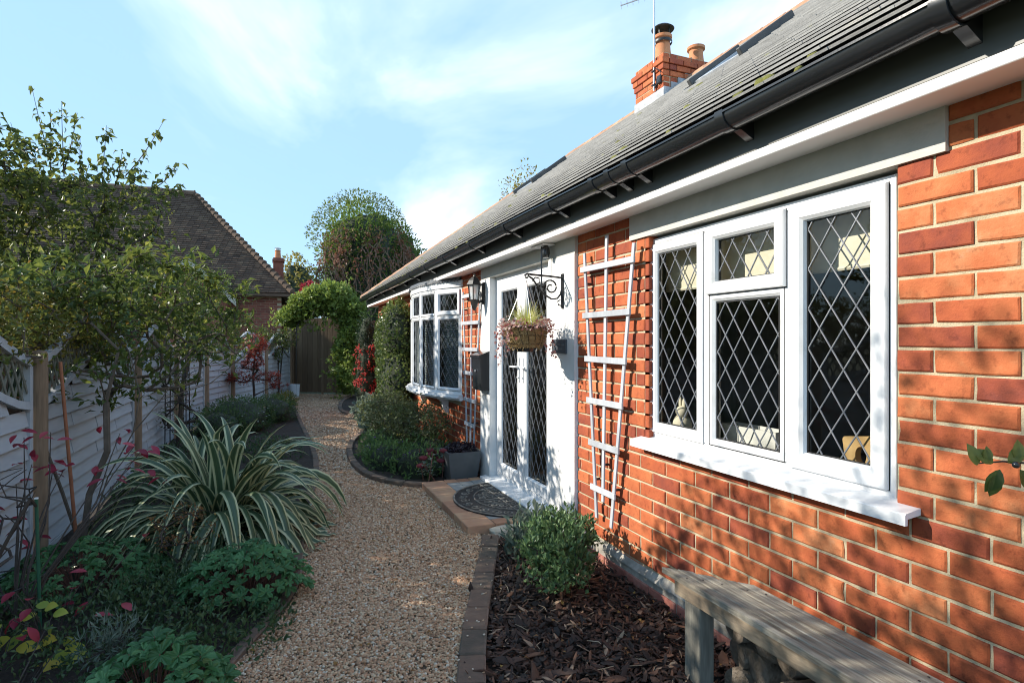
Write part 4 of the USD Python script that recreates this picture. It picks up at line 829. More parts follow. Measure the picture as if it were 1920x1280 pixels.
# bench
bn = thing('log_store_bench', 'weathered plank bench over a log store against the brick wall', 'bench').GetPrim()
bx = np.linspace(1.515, 1.745, 6); ends = [2.00, 1.955, 1.885, 1.81, 1.76]
for i in range(5):
    m_ = MB(); z1 = .40 + R.uniform(-.001, .001); x0, x1 = bx[i] + .0012, bx[i + 1] - .0012; e = ends[i]; sk = .045
    ysec = np.r_[np.linspace(-.4, e - .06, 10), e]
    v = []
    for q, y in enumerate(ysec):
        dz = R.uniform(-.0006, .0006); last = q == len(ysec) - 1
        v += [(x0, y if not last else e, z1 - .022), (x0, y if not last else e, z1 - .002 + dz), (x0 + .003, y if not last else e, z1 + dz), (x1 - .003, y if not last else e - sk, z1 + dz), (x1, y if not last else e - sk, z1 - .002 + dz), (x1, y if not last else e - sk, z1 - .022)]
    f = [[a * 6 + j, (a + 1) * 6 + j, (a + 1) * 6 + (j + 1) % 6, a * 6 + (j + 1) % 6] for a in range(len(ysec) - 1) for j in range(6)]
    m_.add(v, f, R.uniform(.25, .75)); b = len(ysec) * 6 - 6; m_.add([v[b + j] for j in range(6)], [[0, 1, 2, 3], [0, 3, 4, 5]]); m_.build('plank', M['bench'], bn)
for i in range(5):
    for y in (ends[i] - .13, 1.05, .2):
        x = (bx[i] + bx[i + 1]) / 2 + R.uniform(-.006, .006); MB().lathe([(.0, .4012), (.0034, .4012), (.0042, .4)], 9, (x, y + R.uniform(-.01, .01), 0)).build('screw', M['black_iron'], bn)
MB().box((1.528, -.4, .312), (1.548, 1.935, .3765), .5, .004).build('apron', M['bench_dark'], bn)
for x0, y1 in ((1.532, 1.875),):
    MB().box((x0, y1 - .09, -.08), (x0 + .075, y1, .3115), .5, .004).build('leg', M['bench_leg'], bn)
    MB().box((x0, -.35, -.08), (x0 + .075, -.26, .3115), .5, .004).build('leg', M['bench_leg'], bn)
for z_ in (-.06, .08, .22): MB().box((1.745, -.4, z_), (1.762, 1.72, z_ + .125), R.rand(), .003).build('added_back_board', M['bench_dark'], bn)  # boards added to keep the space under the bench dark
MB().box((1.612, 1.66, .30), (1.735, 1.70, .376), .4, .003).build('cross_rail', M['bench_leg'], bn)
r_ = np.random.RandomState(21); q = 0
FILL_LOGS = [(1.70 + .02 * (k % 2), 1.72 - .125 * (k // 3), .03 + .105 * (k % 3), .058, .16) for k in range(18)]  # short logs added to fill the dark hollow under the bench
for (x, y, z, r, l) in FILL_LOGS + [(1.66, 1.42, .05, .075, .34), (1.64, 1.36, .175, .06, .3), (1.69, 1.10, .06, .08, .34), (1.63, 1.05, .20, .055, .3), (1.67, .8, .06, .075, .34), (1.66, .74, .2, .06, .3), (1.60, 1.22, .17, .05, .28)]:
    m_ = MB(); dk = l == .16; ax = unit((r_.uniform(-.5, .5) - 1.0, r_.uniform(-.5, .5), r_.uniform(-.08, .08))); a = np.array([x, y, z]) - ax * l * .3; k = 16
    s1 = unit(np.cross(ax, (0, 0, 1))); s2 = np.cross(ax, s1); t = np.arange(k) / k * 6.283; rr = r * (1 + .10 * np.sin(t * 2 + r_.rand() * 6) + .06 * (r_.rand(k) - .5))
    v = np.array([[a + ax * l * u * .6 + rr[j] * (1 + .02 * r_.randn()) * (s1 * math.cos(t[j]) + s2 * math.sin(t[j])) for j in range(k)] for u in (0, .5, 1)]).reshape(-1, 3)
    LABS = ['pale log end under the bench, lowest at the front', 'grey log resting on the front one under the bench', 'thick log under the middle of the bench', 'thin log on top of the middle ones under the bench', 'low log under the near end of the bench', 'upper log under the near end of the bench', 'small split log leaning near the bench front']
    if l == .16: lg_ = thing('split_log', 'added short log filling the dark hollow at the back under the bench', 'log', group='logs added to fill the dark hollow under the bench').GetPrim()
    else: lg_ = thing('split_log', LABS[q], 'log').GetPrim(); q += 1
    MB().add(v, [[i * k + j, i * k + (j + 1) % k, (i + 1) * k + (j + 1) % k, (i + 1) * k + j] for i in range(2) for j in range(k)]).build('bark', M['log_bark'], lg_, smooth=40)
    for o in (0, 2 * k): MB().add(np.vstack([v[o:o + k], v[o:o + k].mean(0)]), [[j, (j + 1) % k, k] for j in range(k)]).build('cut_end', M['log_bark' if dk else 'log_end'], lg_)  # added logs get bark coloured ends, the shade put into the colour
# brick edgings
def edging(label, line, w, hz, L, mats, z0=-.09, side=1, double=False):
    t = thing('path_edging', label, 'edging').GetPrim(); p = np.asarray(line, float); s = np.r_[0, np.cumsum(np.linalg.norm(np.diff(p, axis=0), axis=1))]; n = int(s[-1] / L)
    for i in range(n):
        a = np.array([np.interp(s[-1] * i / n, s, p[:, k]) for k in (0, 1)]); b = np.array([np.interp(s[-1] * (i + 1) / n, s, p[:, k]) for k in (0, 1)]); d = unit(b - a); nn = np.array([d[1], -d[0]]) * side; ln = np.linalg.norm(b - a)
        P = lambda q, a=a, d=d, nn=nn: np.c_[a + q[:, 0:1] * d + q[:, 1:2] * nn, q[:, 2:3]]
        t_ = MB().box((.003, 0, z0), (ln - .003, w, hz + R.uniform(-.005, .005)), np.clip(R.normal(.45, .25), 0, 1), .008, .0022); MB().add(P(t_.v[0]), t_.f[0], t_.t[0]).build('edging_brick', mats, t)
edging('mossy dark brick edging between gravel and bark bed', rgt2[::-1], .115, .026, .205, M['edging'])
edging('low dark curved brick edging of the border below the bow window', rgt1[::-1], .07, .05, .215, M['edging'], side=-1)
edging('dark edging of the left border beside the gravel', lft[lft[:, 1] > 1.8], .06, .03, .22, M['edging'], side=-1)

# ================================================================ FENCE, GATE, NEIGHBOURS
FP = [(-1.37, 1.72), (-1.36, 4.26), (-1.35, 6.80), (-1.33, 9.05), (-1.12, 10.65), (-.80, 11.75), (-.26, 13.6), (.30, 15.75)]
fl_ = ['nearest grey fence panel at the left edge with a trellis top', 'grey fence panel behind the variegated flax and bare stems', 'grey fence panel behind the dark climber on its frame', 'short grey fence panel past the dark climber',
       'narrow pale grey fence panel left of the red maple', 'grey fence panel with an arched lattice top behind the red maple', 'last grey fence panel beside the gate']
zlow = lambda t: .98 + .26 * math.sin(math.pi * t) ** 1.5; zup = lambda t: 1.24 + .30 * math.sin(math.pi * t) ** 1.3
for i in range(7):
    p, q = np.array(FP[i]), np.array(FP[i + 1]); d = unit(q - p); Lf = np.linalg.norm(q - p); N = np.array([d[1], -d[0], 0.]); P = frame((*p, 0), (*d, 0), N)
    fp = thing('fence', fl_[i], 'fence').GetPrim(); a0, a1 = .055, Lf - .055
    fr = MB()
    for u0 in (a0, a1 - .04): pbox(fr, P, u0, u0 + .04, .04, 1.25, -.02, .022)
    pbox(fr, P, a0, a1, .035, .075, -.02, .02); fr.build('frame', M['fence_rail'], fp)
    for fz, nm, wd in ((zlow, 'lower_arch_rail', .045), (zup, 'top_arch_rail', .05)):
        m_ = MB(); us = np.linspace(0, 1, 15); v = []
        for t in us: u = a0 + .04 + (a1 - a0 - .08) * t; z = fz(t); v += [(u, z - wd / 2, -.018), (u, z + wd / 2, -.018), (u, z + wd / 2, .026), (u, z - wd / 2, .026)]
        m_.add(P(np.array(v)), [[a * 4 + j, (a + 1) * 4 + j, (a + 1) * 4 + (j + 1) % 4, a * 4 + (j + 1) % 4] for a in range(14) for j in range(4)]); m_.build(nm, M['fence_rail'], fp)
    bh = .098; z = .078; row = 0; nb = max(2, int(round((a1 - a0) / .58))); W_ = a1 - a0 - .08
    bt = MB()
    for k in range(1, nb): pbox(bt, P, a0 + .04 + W_ * k / nb - .016, a0 + .04 + W_ * k / nb + .016, .075, zlow(k / nb) - .02, -.018, -.010)
    us = np.linspace(.0, 1, 25); v = []
    for t in us: v += [(a0 + .03 + (W_ + .02) * t, .07, -.022), (a0 + .03 + (W_ + .02) * t, zlow(t) - .02, -.022)]
    bt.add(P(np.array(v)), [[2 * q_, 2 * q_ + 2, 2 * q_ + 3, 2 * q_ + 1] for q_ in range(24)])  # added dark sheet behind the slats; shadow lines put into its colour
    bt.build('batten_and_shade_sheet', M['twig_dark'], fp)
    while z < 1.24:
        cuts = [0] + [k / nb for k in range(1, nb) if (k + row) % 2 == 0] + [1]
        for c0_, c1_ in zip(cuts[:-1], cuts[1:]):
            ts = [t for t in np.linspace(c0_, c1_, 41) if zlow(t) - .02 > z + bh * .5]
            if len(ts) < 5: continue
            t0, t1 = ts[0] + (.006 / W_ if c0_ > 0 else 0), ts[-1] - (.006 / W_ if c1_ < 1 else 0); v = []; us = np.linspace(t0, t1, 9); wob = R.uniform(-.002, .002); zj = R.uniform(-.003, .003)
            for t in us:
                u = a0 + .04 + W_ * t; top = min(z + bh - .006, zlow(t) - .008); n0 = .014 + wob * math.sin(5 * t) + R.uniform(-.0006, .0006)
                v += [(u, z + zj, n0 - .006), (u, top, n0 - .024), (u, top, n0 - .018), (u, z + zj, n0)]
            m_ = MB().add(P(np.array(v)), [[a * 4 + q_, (a + 1) * 4 + q_, (a + 1) * 4 + (q_ + 1) % 4, a * 4 + (q_ + 1) % 4] for a in range(8) for q_ in range(4)], np.clip(R.normal(.5, .2), 0, 1))
            e_ = len(us) * 4 - 4; m_.add([m_.v[0][q_] for q_ in (0, 1, 2, 3, e_, e_ + 1, e_ + 2, e_ + 3)], [[0, 1, 2, 3], [4, 5, 6, 7]], .3); m_.build('slat', M['slat'], fp)
        z += bh; row += 1
    lt_ = MB()
    def clip_lat(sg, nn):
        for c in np.arange(-1.2, W_ + 1.2, .088):
            seg = [(c + sg * h * .62, .96 + h) for h in np.linspace(0, .62, 40)]; seg = [(u, z) for u, z in seg if 0 < u < W_ and zlow(u / W_) < z < zup(u / W_)]
            if len(seg) > 2:
                (ua, za), (ub, zb_) = seg[0], seg[-1]; w = .011; v = [(u + e + a0 + .04, zz_, n_) for u, zz_ in ((ua, za), (ub, zb_)) for e, n_ in ((-w, nn), (w, nn), (w, nn + .006), (-w, nn + .006))]
                lt_.add(P(np.array(v)), [[j, (j + 1) % 4, 4 + (j + 1) % 4, 4 + j] for j in range(4)], R.rand())
    clip_lat(1, -.004); clip_lat(-1, .003); lt_.build('lattice', M['lattice'], fp)
pn_ = ['first round topped brown fence post from the left', 'brown fence post behind the bare stems of the spreading shrub', 'brown fence post beside the dark climber', 'brown fence post at the bend of the fence', 'brown fence post left of the red maple', 'brown fence post right of the red maple', 'brown post where the fence meets the gate']
for i in range(1, 8):
    p = FP[i]; m_ = MB().lathe([(.0, -.1), (.047, -.1), (.046, 1.27), (.04, 1.30), (.0, 1.31)] if i < 7 else [(0, -.1), (.06, -.1), (.06, 1.75), (0, 1.76)], 14, (p[0] + (.03 if i < 7 else 0), p[1], 0), R.rand())
    tag(m_.build('fence_post', M['post'], None, smooth=40), pn_[i - 1], 'post')
gt = thing('garden_gate', 'brown boarded garden gate under the leafy arch', 'gate').GetPrim()
g0, g1 = np.array((.36, 15.85)), np.array((1.95, 15.0)); d = unit(g1 - g0); Lg = np.linalg.norm(g1 - g0); P = frame((*g0, 0), (*d, 0), (d[1], -d[0], 0)); nb = 13
for k in range(nb):
    a, b = Lg * k / nb, Lg * (k + 1) / nb; pbox(MB(), P, a + .0018, b - .0018, .05, 1.96 + R.uniform(-.004, .004), R.uniform(-.003, .003), .02 + (.02 if k >= 6 else 0), .004, R.rand()).build('board', M['gate'], gt)
ra = MB(); pbox(ra, P, 0.01, Lg - .01, .06, 1.94, -.008, -.004); pbox(ra, P, 0, Lg, .3, .4, -.03, -.009); pbox(ra, P, 0, Lg, 1.45, 1.55, -.03, -.009); ra.build('rail_and_light_stop', M['gate'], gt)  # includes an added sheet that stops light leaking between the boards
for u in (.02, Lg * .46, Lg - .05): pbox(MB(), P, u - .03, u + .03, -.05, 2.0, .02, .06 if u != Lg * .46 else .042).build('gate_post', M['post'], gt)
wl = MB().box((2.0, 15.0, -.3), (8, 15.1, 1.9)); tag(wl.build('boundary_wall', M['n_brick']), 'dark boundary wall continuing beyond the gate behind the bungalow', 'wall')
# neighbour house
nh_ = thing('neighbour_house', 'brick house with a steep brown tiled roof behind the fence', 'house').GetPrim()
NX, NY, NZ, NP = .41, 18.0, 2.78, 1.152; ax_ = 2.873
MB().box((-13, NY + .3, -.3), (NX - .3, NY + 6, NZ)).build('wall', M['mortar'], nh_)
bw = MB(); r_ = np.random.RandomState(5)
for k in range(38):
    z = -.2 + k * .075
    for c in range(36):
        x1 = NX - .30 - c * .225 - (.1125 if k % 2 else 0); bw.box((x1 - .215, NY + .288, z + .005), (x1, NY + .31, z + .07), r_.rand())
bw.build('brickwork', M['n_brick'], nh_, kind='stuff', label='courses of dark red brick')
e = NY - .0; apex = np.array([NX - ax_, NY + ax_, NZ + NP * ax_]); rfm = MB()
rfm.add([(NX, NY, NZ), (-13, NY, NZ), (-13, apex[1], apex[2]), apex, (NX, NY + 2 * ax_, NZ), (-13, NY + 2 * ax_, NZ)], [[0, 1, 2, 3], [0, 3, 4, 4], [3, 2, 5, 4]]); rfm.box((-13, NY + .02, NZ - .1), (NX - .02, NY + .3, NZ - .01)); nroof = rfm.build('roof', M['n_tile'], nh_)
nn = math.sqrt(1 + NP ** 2); un, nv = np.array([0, 1, NP]) / nn, np.array([0, -NP, 1]) / nn; tm = MB(); rows = int(ax_ * nn / .092)
for r0 in range(rows):
    s0 = r0 * .092; yo = s0 / nn; xe = NX - yo
    for c in range(58):
        x1 = xe - c * .165 - (.08 if r0 % 2 else 0)
        if x1 < -9: break
        o = np.array([x1, NY, NZ]) + un * s0; sag = r_.uniform(0, .012); w = np.array([-.158, 0, 0]); a, b = o + nv * (.022 + sag), o + un * .13
        tm.add([a, a + w + nv * r_.uniform(-.004, .004), b + w, b, a - nv * .02, a + w - nv * .02], [[0, 1, 2, 3], [4, 5, 1, 0]], np.clip(r_.normal(.45, .28), 0, 1))
tm.build('tiling', M['n_tile'], nroof, kind='stuff', label='courses of brown clay tiles')
hm = MB(); hd_ = apex - np.array([NX, NY, NZ])
for k in range(26): a = np.array([NX, NY, NZ]) + hd_ * k / 26; b = np.array([NX, NY, NZ]) + hd_ * (k + 1.1) / 26; hm.tube([a + [0, 0, .05], b], [.10, .085], 7, .5)
for k in range(40): hm.tube([apex + [-k * .3, 0, .03], apex + [-(k + 1) * .3 - .02, 0, .02]], [.10, .09], 7, .5)
hm.tube([apex + [0, 0, 0], apex + [0, 0, .14]], [.06, .02], 6); hm.build('hip_tiles', M['n_tile'], nroof)
gx1, gy, gz = -1.02, 16.9, 2.50; gp = .95; gw = 1.15
MB().prism(Polygon([(gx1 - .25, -.3), (gx1 - .25, gz - .05), (gx1 - gw, gz + gp * gw - .25), (gx1 - 2 * gw + .25, gz - .05), (gx1 - 2 * gw + .25, -.3)]), frame((0, gy + .2, 0), (1, 0, 0), (0, 1, 0)), 1.3).build('gable_wall', M['n_brick'], nh_)
gr_ = MB()
for s in (1, -1):
    x0 = gx1 if s > 0 else gx1 - 2 * gw; xm = gx1 - gw; zt = gz + gp * gw
    gr_.add([(x0, gy, gz), (xm, gy, zt), (xm, gy + 3.6, zt), (x0, gy + 3.6, gz), (x0, gy, gz - .06), (xm, gy, zt - .06)], [[0, 1, 2, 3], [0, 1, 5, 4]])
gr_.build('gable_roof', M['n_tile'], nh_)
for s in (1, -1):
    x0 = gx1 if s > 0 else gx1 - 2 * gw; xm = gx1 - gw; zt = gz + gp * gw
    MB().add([(x0, gy - .02, gz - .02), (xm, gy - .02, zt - .02), (xm, gy - .02, zt - .20), (x0, gy - .02, gz - .20), (x0, gy + .02, gz - .02), (xm, gy + .02, zt - .02), (xm, gy + .02, zt - .20), (x0, gy + .02, gz - .20)], [[0, 1, 2, 3], [4, 5, 6, 7], [0, 1, 5, 4], [3, 2, 6, 7]]).build('barge_board', M['barge'], nh_)
c0 = at(522, 505, Y=24.0); cm = xf('chimney', nh_)
MB().box((c0[0] - .19, 23.8, 1.5), (c0[0] + .19, 24.4, 4.60), ch=.01).box((c0[0] - .22, 23.76, 4.46), (c0[0] + .22, 24.44, 4.54)).build('stack', M['n_brick'], cm)
MB().lathe([(.12, 4.60), (.10, 4.88), (.12, 4.90), (.1, 4.92)], 12, (c0[0] - .02, 24.1, 0)).build('chimney_pot', M['terracotta'], cm, smooth=40)
MB().lathe([(.10, 4.92), (.10, 4.98), (.13, 5.0), (0, 5.04)], 12, (c0[0] - .02, 24.1, 0)).build('cowl', M['alu'], cm, smooth=40)

# ================================================================ PLANTS
def leafbatch(mb, Pn, D, L, W, tone, rnd, roll=.6, fold=.22, droop=.25, up=None):
    n = len(Pn); D = D / np.maximum(np.linalg.norm(D, axis=1, keepdims=True), 1e-9)
    U = (np.array([0, 0, 1.]) if up is None else up) + rnd.normal(0, roll, (n, 3)); Sd = np.cross(D, U); Sd /= np.maximum(np.linalg.norm(Sd, axis=1, keepdims=True), 1e-9); Nn = np.cross(Sd, D)
    L = np.broadcast_to(L, n)[:, None]; W = np.broadcast_to(W, n)[:, None]; f_ = fold
    b = Pn; c = Pn + D * L * .48 - Nn * L * .02; l = Pn + D * L * .45 + Sd * W * .5 + Nn * W * f_; r = Pn + D * L * .45 - Sd * W * .5 + Nn * W * f_; t = Pn + D * L * (1 - .15 * droop) - Nn * L * droop
    v = np.stack([b, l, c, r, t], 1).reshape(-1, 3); o = (np.arange(n) * 5)[:, None, None]
    f = (np.array([[0, 2, 1], [0, 3, 2], [1, 2, 4], [2, 3, 4]])[None] + o).reshape(-1, 3)
    return mb.add(v, f, np.repeat(np.broadcast_to(tone, n), 5))
def skeleton(stems, targets, seed, step=.14, jit=.03, bow=.1):
    """nodes, parents of a branch system that starts with the stem polylines and reaches every target"""
    r = np.random.RandomState(seed); N = []; Pa = []
    for st_ in stems:
        prev = -1
        for p in st_: N.append(np.asarray(p, float)); Pa.append(prev); prev = len(N) - 1
    root = N[0]; base_n = len(N); ends = []
    for t in sorted(targets, key=lambda q: np.linalg.norm(q - root)):
        A = np.array(N); d = np.linalg.norm(A - t, axis=1) + .35 * np.maximum(0, A[:, 2] - t[2]); d[0] += .2; j = int(np.argmin(d)); dist = np.linalg.norm(A[j] - t); k = max(1, int(dist / step)); prev = j
        for i in range(1, k + 1):
            u = i / k; p = A[j] + (t - A[j]) * u + np.array([0, 0, bow * dist * u * (1 - u)]) + (r.normal(0, jit, 3) * dist if i < k else 0); N.append(p); Pa.append(prev); prev = len(N) - 1
        ends.append(prev)
    return np.array(N), np.array(Pa), ends
def wood(N, Pa, rtip, power=.46, rmax=.06, stemrad=None, n=5):
    cnt = np.ones(len(N)); kids = np.zeros(len(N), int)
    for i in range(len(N) - 1, 0, -1):
        if Pa[i] >= 0: cnt[Pa[i]] += cnt[i]; kids[Pa[i]] += 1
    rad = np.minimum(rtip * cnt ** power, rmax); mb = MB(); i = np.where(Pa >= 0)[0]; a, b = N[Pa[i]], N[i]; ra, rb = np.minimum(rad[Pa[i]], rad[i] * 1.5), rad[i]
    d = b - a; d /= np.maximum(np.linalg.norm(d, axis=1, keepdims=True), 1e-9); up_ = np.where(np.abs(d[:, 2:3]) > .9, [[1., 0, 0]], [[0, 0, 1.]]); u = np.cross(d, up_); u /= np.linalg.norm(u, axis=1, keepdims=True); w = np.cross(d, u)
    an = np.arange(n) / n * 6.2832; cs, sn = np.cos(an), np.sin(an)
    ringv = lambda c, r_: c[:, None] + r_[:, None, None] * (cs[None, :, None] * u[:, None] + sn[None, :, None] * w[:, None])
    v = np.concatenate([ringv(a - d * ra[:, None] * .3, ra), ringv(b, rb)], 1).reshape(-1, 3); q = np.array([[j, (j + 1) % n, n + (j + 1) % n, n + j] for j in range(n)]); f = (q[None] + (np.arange(len(i)) * 2 * n)[:, None, None]).reshape(-1, 4)
    return mb.add(v, f, .5)
def in_blobs(blobs, n, r, shell=.55):
    vol = np.array([np.prod(b[1]) for b in blobs]); k = r.choice(len(blobs), n, p=vol / vol.sum()); d = r.normal(0, 1, (n, 3)); d /= np.linalg.norm(d, axis=1, keepdims=True); rad = r.uniform(shell ** 3, 1, n) ** (1 / 3.)
    return np.array([np.asarray(blobs[j][0]) + d[i] * rad[i] * np.asarray(blobs[j][1]) for i, j in enumerate(k)]), d
def shrub(name, label, cat, stems, blobs, nt, per, L, W, leaf, bark, seed, rtip=.003, rmax=.035, spread=.09, shell=.4, droop=.25, tip=None, roll=.6, group=None, updir=.3, extra=None, crown='crown', power=.46, bow=.1, jit=.03):
    r = np.random.RandomState(seed); t = thing(name, label, cat, group=group).GetPrim()
    tg, _ = in_blobs(blobs, nt, r, shell); N, Pa, ends = skeleton(stems, list(tg), seed, bow=bow, jit=jit)
    wood(N, Pa, rtip, rmax=rmax, power=power).build('trunk', bark, t)
    E_ = N[ends]; dirs = E_ - N[Pa[ends]]; dirs /= np.maximum(np.linalg.norm(dirs, axis=1, keepdims=True), 1e-9)
    k = np.repeat(np.arange(len(E_)), per); n = len(k); back = r.uniform(-1.2, .5, n)[:, None] * spread
    p = E_[k] + dirs[k] * back + r.normal(0, spread * .55, (n, 3)); D = dirs[k] * .6 + r.normal(0, .6, (n, 3)) + [0, 0, updir]
    tone = np.clip(r.normal(.42, .2, n) + .25 * (meshkit.noise(p * 2.3, seed) - .5) * 2, 0, 1); tone = np.where(r.rand(n) < .06, r.uniform(.75, 1, n), tone)
    mb = MB(); leafbatch(mb, p, D, L * r.uniform(.6, 1.2, n), W * r.uniform(.7, 1.15, n), tone, r, roll, droop=droop); mb.build(crown, leaf, t)
    return t, N, ends, r
def surf(blobs, n, r, seed, bump=.16, depth=.12):
    vol = np.array([np.prod(np.asarray(b[1])) ** (2 / 3.) for b in blobs]); k = r.choice(len(blobs), n, p=vol / vol.sum()); d = r.normal(0, 1, (n, 3)); d /= np.linalg.norm(d, axis=1, keepdims=True)
    cc = np.array([b[0] for b in blobs], float)[k]; rr = np.array([b[1] for b in blobs], float)[k]
    s_ = 1 + bump * 2 * (meshkit.fbm(d * 2.2 + k[:, None] * 7.1, 3, seed) - .5) - depth * r.rand(n) ** 1.5
    p = cc + d * rr * s_[:, None]; keep = np.ones(n, bool)
    for i, b in enumerate(blobs):
        q = np.linalg.norm((p - np.asarray(b[0])) / np.asarray(b[1]), axis=1); keep &= (q > .80) | (k == i)
    return p[keep], (d / rr)[keep]
def bush(name, label, cat, blobs, n, L, W, leaf, core, seed, bump=.16, depth=.14, out=.6, updir=.2, roll=.6, droop=.2, group=None, parent=None, corek=.80, stem=None, zmin=None, part='foliage'):
    r = np.random.RandomState(seed); t = parent if parent is not None else thing(name, label, cat, group=group).GetPrim()
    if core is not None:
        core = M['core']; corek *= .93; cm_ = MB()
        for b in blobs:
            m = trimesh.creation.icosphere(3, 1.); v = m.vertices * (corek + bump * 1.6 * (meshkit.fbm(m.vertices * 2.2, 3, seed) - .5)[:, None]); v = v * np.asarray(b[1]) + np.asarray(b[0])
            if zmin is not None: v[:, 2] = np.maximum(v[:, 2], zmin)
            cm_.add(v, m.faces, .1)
        cm_.build('shade_core', core, t, smooth=True)  # solid core; the shade deep among the leaves is put into its colour
    p, nrm = surf(blobs, n, r, seed, bump, depth)
    if zmin is not None: k = p[:, 2] > zmin; p, nrm = p[k], nrm[k]
    nrm /= np.linalg.norm(nrm, axis=1, keepdims=True); m = len(p)
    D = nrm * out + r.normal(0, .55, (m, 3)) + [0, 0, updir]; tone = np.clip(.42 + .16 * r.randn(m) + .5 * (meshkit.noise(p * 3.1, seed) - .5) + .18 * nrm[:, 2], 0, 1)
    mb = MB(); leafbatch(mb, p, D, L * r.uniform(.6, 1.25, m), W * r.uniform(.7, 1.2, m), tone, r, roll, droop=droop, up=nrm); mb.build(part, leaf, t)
    if stem is not None: MB().tube(stem[0], stem[1], 8).build('trunk', M['twig'], t)
    return t, p, nrm, r
def leafparts(t, items, mats):
    """each leaf a part of its own: items = (point, direction, length, width, tone, seed)"""
    for p, d, L, W, tone, up_, shape in items:
        d = unit(d); s_ = unit(np.cross(d, up_)); n_ = np.cross(s_, d); prof = shape; mb = MB(); v = []
        for u, w, dz in prof: c = np.asarray(p) + d * L * u - n_ * L * dz; v += [c + s_ * W * w * .5 + n_ * W * w * .12, c, c - s_ * W * w * .5 + n_ * W * w * .12]
        k = len(prof); mb.add(v, [[i * 3 + j, i * 3 + j + 1, (i + 1) * 3 + j + 1, (i + 1) * 3 + j] for i in range(k - 1) for j in range(2)], tone); mb.build('leaf', mats, t, smooth=True)
OVAL = [(0, .04, 0), (.12, .5, -.01), (.35, .95, -.01), (.55, 1., .02), (.78, .65, .07), (.93, .22, .13), (1, .01, .16)]
# big spreading shrub with bare stems in front of the fence
sp = at(190, 955, Z=0.)
b0 = np.array([-1.18, 4.50, 0.])
stems = [[b0, b0 + [.03, .04, .35], b0 + [.12, .08, .62], b0 + [.10, .14, .95], b0 + [.16, .2, 1.3]], [b0 + [.02, .02, .02], b0 + [.13, .05, .45], b0 + [.27, .08, .74], b0 + [.42, .16, .95], b0 + [.58, .25, 1.22], b0 + [.80, .35, 1.45]],
         [b0, b0 + [-.10, -.02, .40], b0 + [-.18, -.05, .70], b0 + [-.24, -.02, 1.02], b0 + [-.34, .1, 1.3]], [b0 + [.27, .08, .74], b0 + [.3, .12, 1.0], b0 + [.22, .2, 1.3]], [b0 + [.42, .16, .95], b0 + [.72, .28, 1.05], b0 + [.98, .45, 1.28]]]
SH, N_, ends_, r_ = shrub('spreading_shrub', 'large spreading shrub with bare grey stems and yellowing leaves before the fence', 'shrub', stems,
      [((-1.05, 5.15, 1.75), (.62, .55, .38)), ((-1.45, 4.9, 1.62), (.45, .5, .34)), ((-.62, 5.35, 1.72), (.45, .45, .36)), ((-.95, 5.3, 1.40), (.6, .5, .22)), ((-1.3, 5.0, 1.32), (.35, .4, .16)), ((-.55, 5.7, 1.45), (.4, .4, .25)), ((-1.15, 4.9, 1.12), (.5, .4, .22)), ((-.75, 5.2, 1.15), (.4, .35, .2))], 260, 10, .088, .036, M['L_shrub'], M['twig'], 31, rtip=.0024, rmax=.021, spread=.075, shell=.25, droop=.3, power=.40)
# its topmost sunlit rosettes, leaf by leaf
top = sorted(range(len(ends_)), key=lambda i: -N_[ends_[i]][2])[:24]; items = []
for i in top:
    p = N_[ends_[i]]
    for k in range(8): a = k * 2.4 + r_.rand(); items.append((p + [0, 0, r_.uniform(-.03, .02)], (math.cos(a), math.sin(a), r_.uniform(-.25, .55)), r_.uniform(.09, .13), r_.uniform(.034, .045), r_.uniform(.6, .93), (0, 0, 1), OVAL))
leafparts(SH, items, M['L_shrub'])
# tall tree behind the fence
tb = np.array([-2.75, 7.6, -.1]); tstem = [[tb, tb + [.05, .05, .9], tb + [.12, .1, 1.8], tb + [.22, .15, 2.6]], [tb + [.12, .1, 1.8], tb + [.55, .2, 2.4], tb + [.95, .35, 2.9]], [tb + [.05, .05, .9], tb + [-.4, -.2, 1.9], tb + [-.7, -.3, 2.8]]]
shrub('leafy_tree', 'tall loose leafy tree behind the fence whose bare shoots stand against the sky', 'tree', tstem, [((-2.35, 7.8, 2.75), (1.15, .8, .85)), ((-2.9, 7.5, 3.2), (.7, .6, .75)), ((-1.75, 7.95, 2.9), (.75, .6, .50)), ((-3.3, 7.2, 2.6), (.8, .7, .9)), ((-2.3, 7.9, 1.9), (1.0, .6, .5)), ((-2.2, 8.0, 2.4), (1.2, .6, .5))], 400, 11, .105, .06, M['L_cherry'], M['twig_dark'], 41, rtip=.003, rmax=.06, spread=.10, shell=.2, droop=.5, updir=-.15)
TT = stage.GetPrimAtPath('/World/leafy_tree'); lv = MB(); r_ = np.random.RandomState(42)
for px, py, bx_, by_ in ((60, 165, 95, 300), (115, 190, 120, 330), (145, 212, 120, 320), (200, 235, 190, 330), (150, 255, 150, 350), (308, 225, 235, 330), (195, 290, 195, 370), (335, 305, 285, 355), (345, 345, 290, 365), (20, 230, 60, 340), (95, 205, 95, 320), (230, 280, 215, 350)):
    D_ = 6.55 + r_.uniform(-.3, .3); a, b = at(bx_, by_, D=D_), at(px, py, D=D_); k = 7; u = np.linspace(0, 1, k); pts = a + (b - a) * u[:, None] + np.array([0, 0, -.05]) * (np.sin(u * 3.14))[:, None]; MB().tube(pts, np.linspace(.007, .002, k), 5).build('shoot', M['twig_dark'], TT)
    m = 24; uu = r_.uniform(.1, 1, m); p = a + (b - a) * uu[:, None] + r_.normal(0, .025, (m, 3)); leafbatch(lv, p, np.c_[r_.normal(0, .7, (m, 2)), r_.uniform(-1.1, .1, m)], r_.uniform(.06, .11, m), r_.uniform(.04, .06, m), np.clip(r_.normal(.4, .22, m) + .3 * (uu > .85), 0, 1), r_, .8, droop=.4)
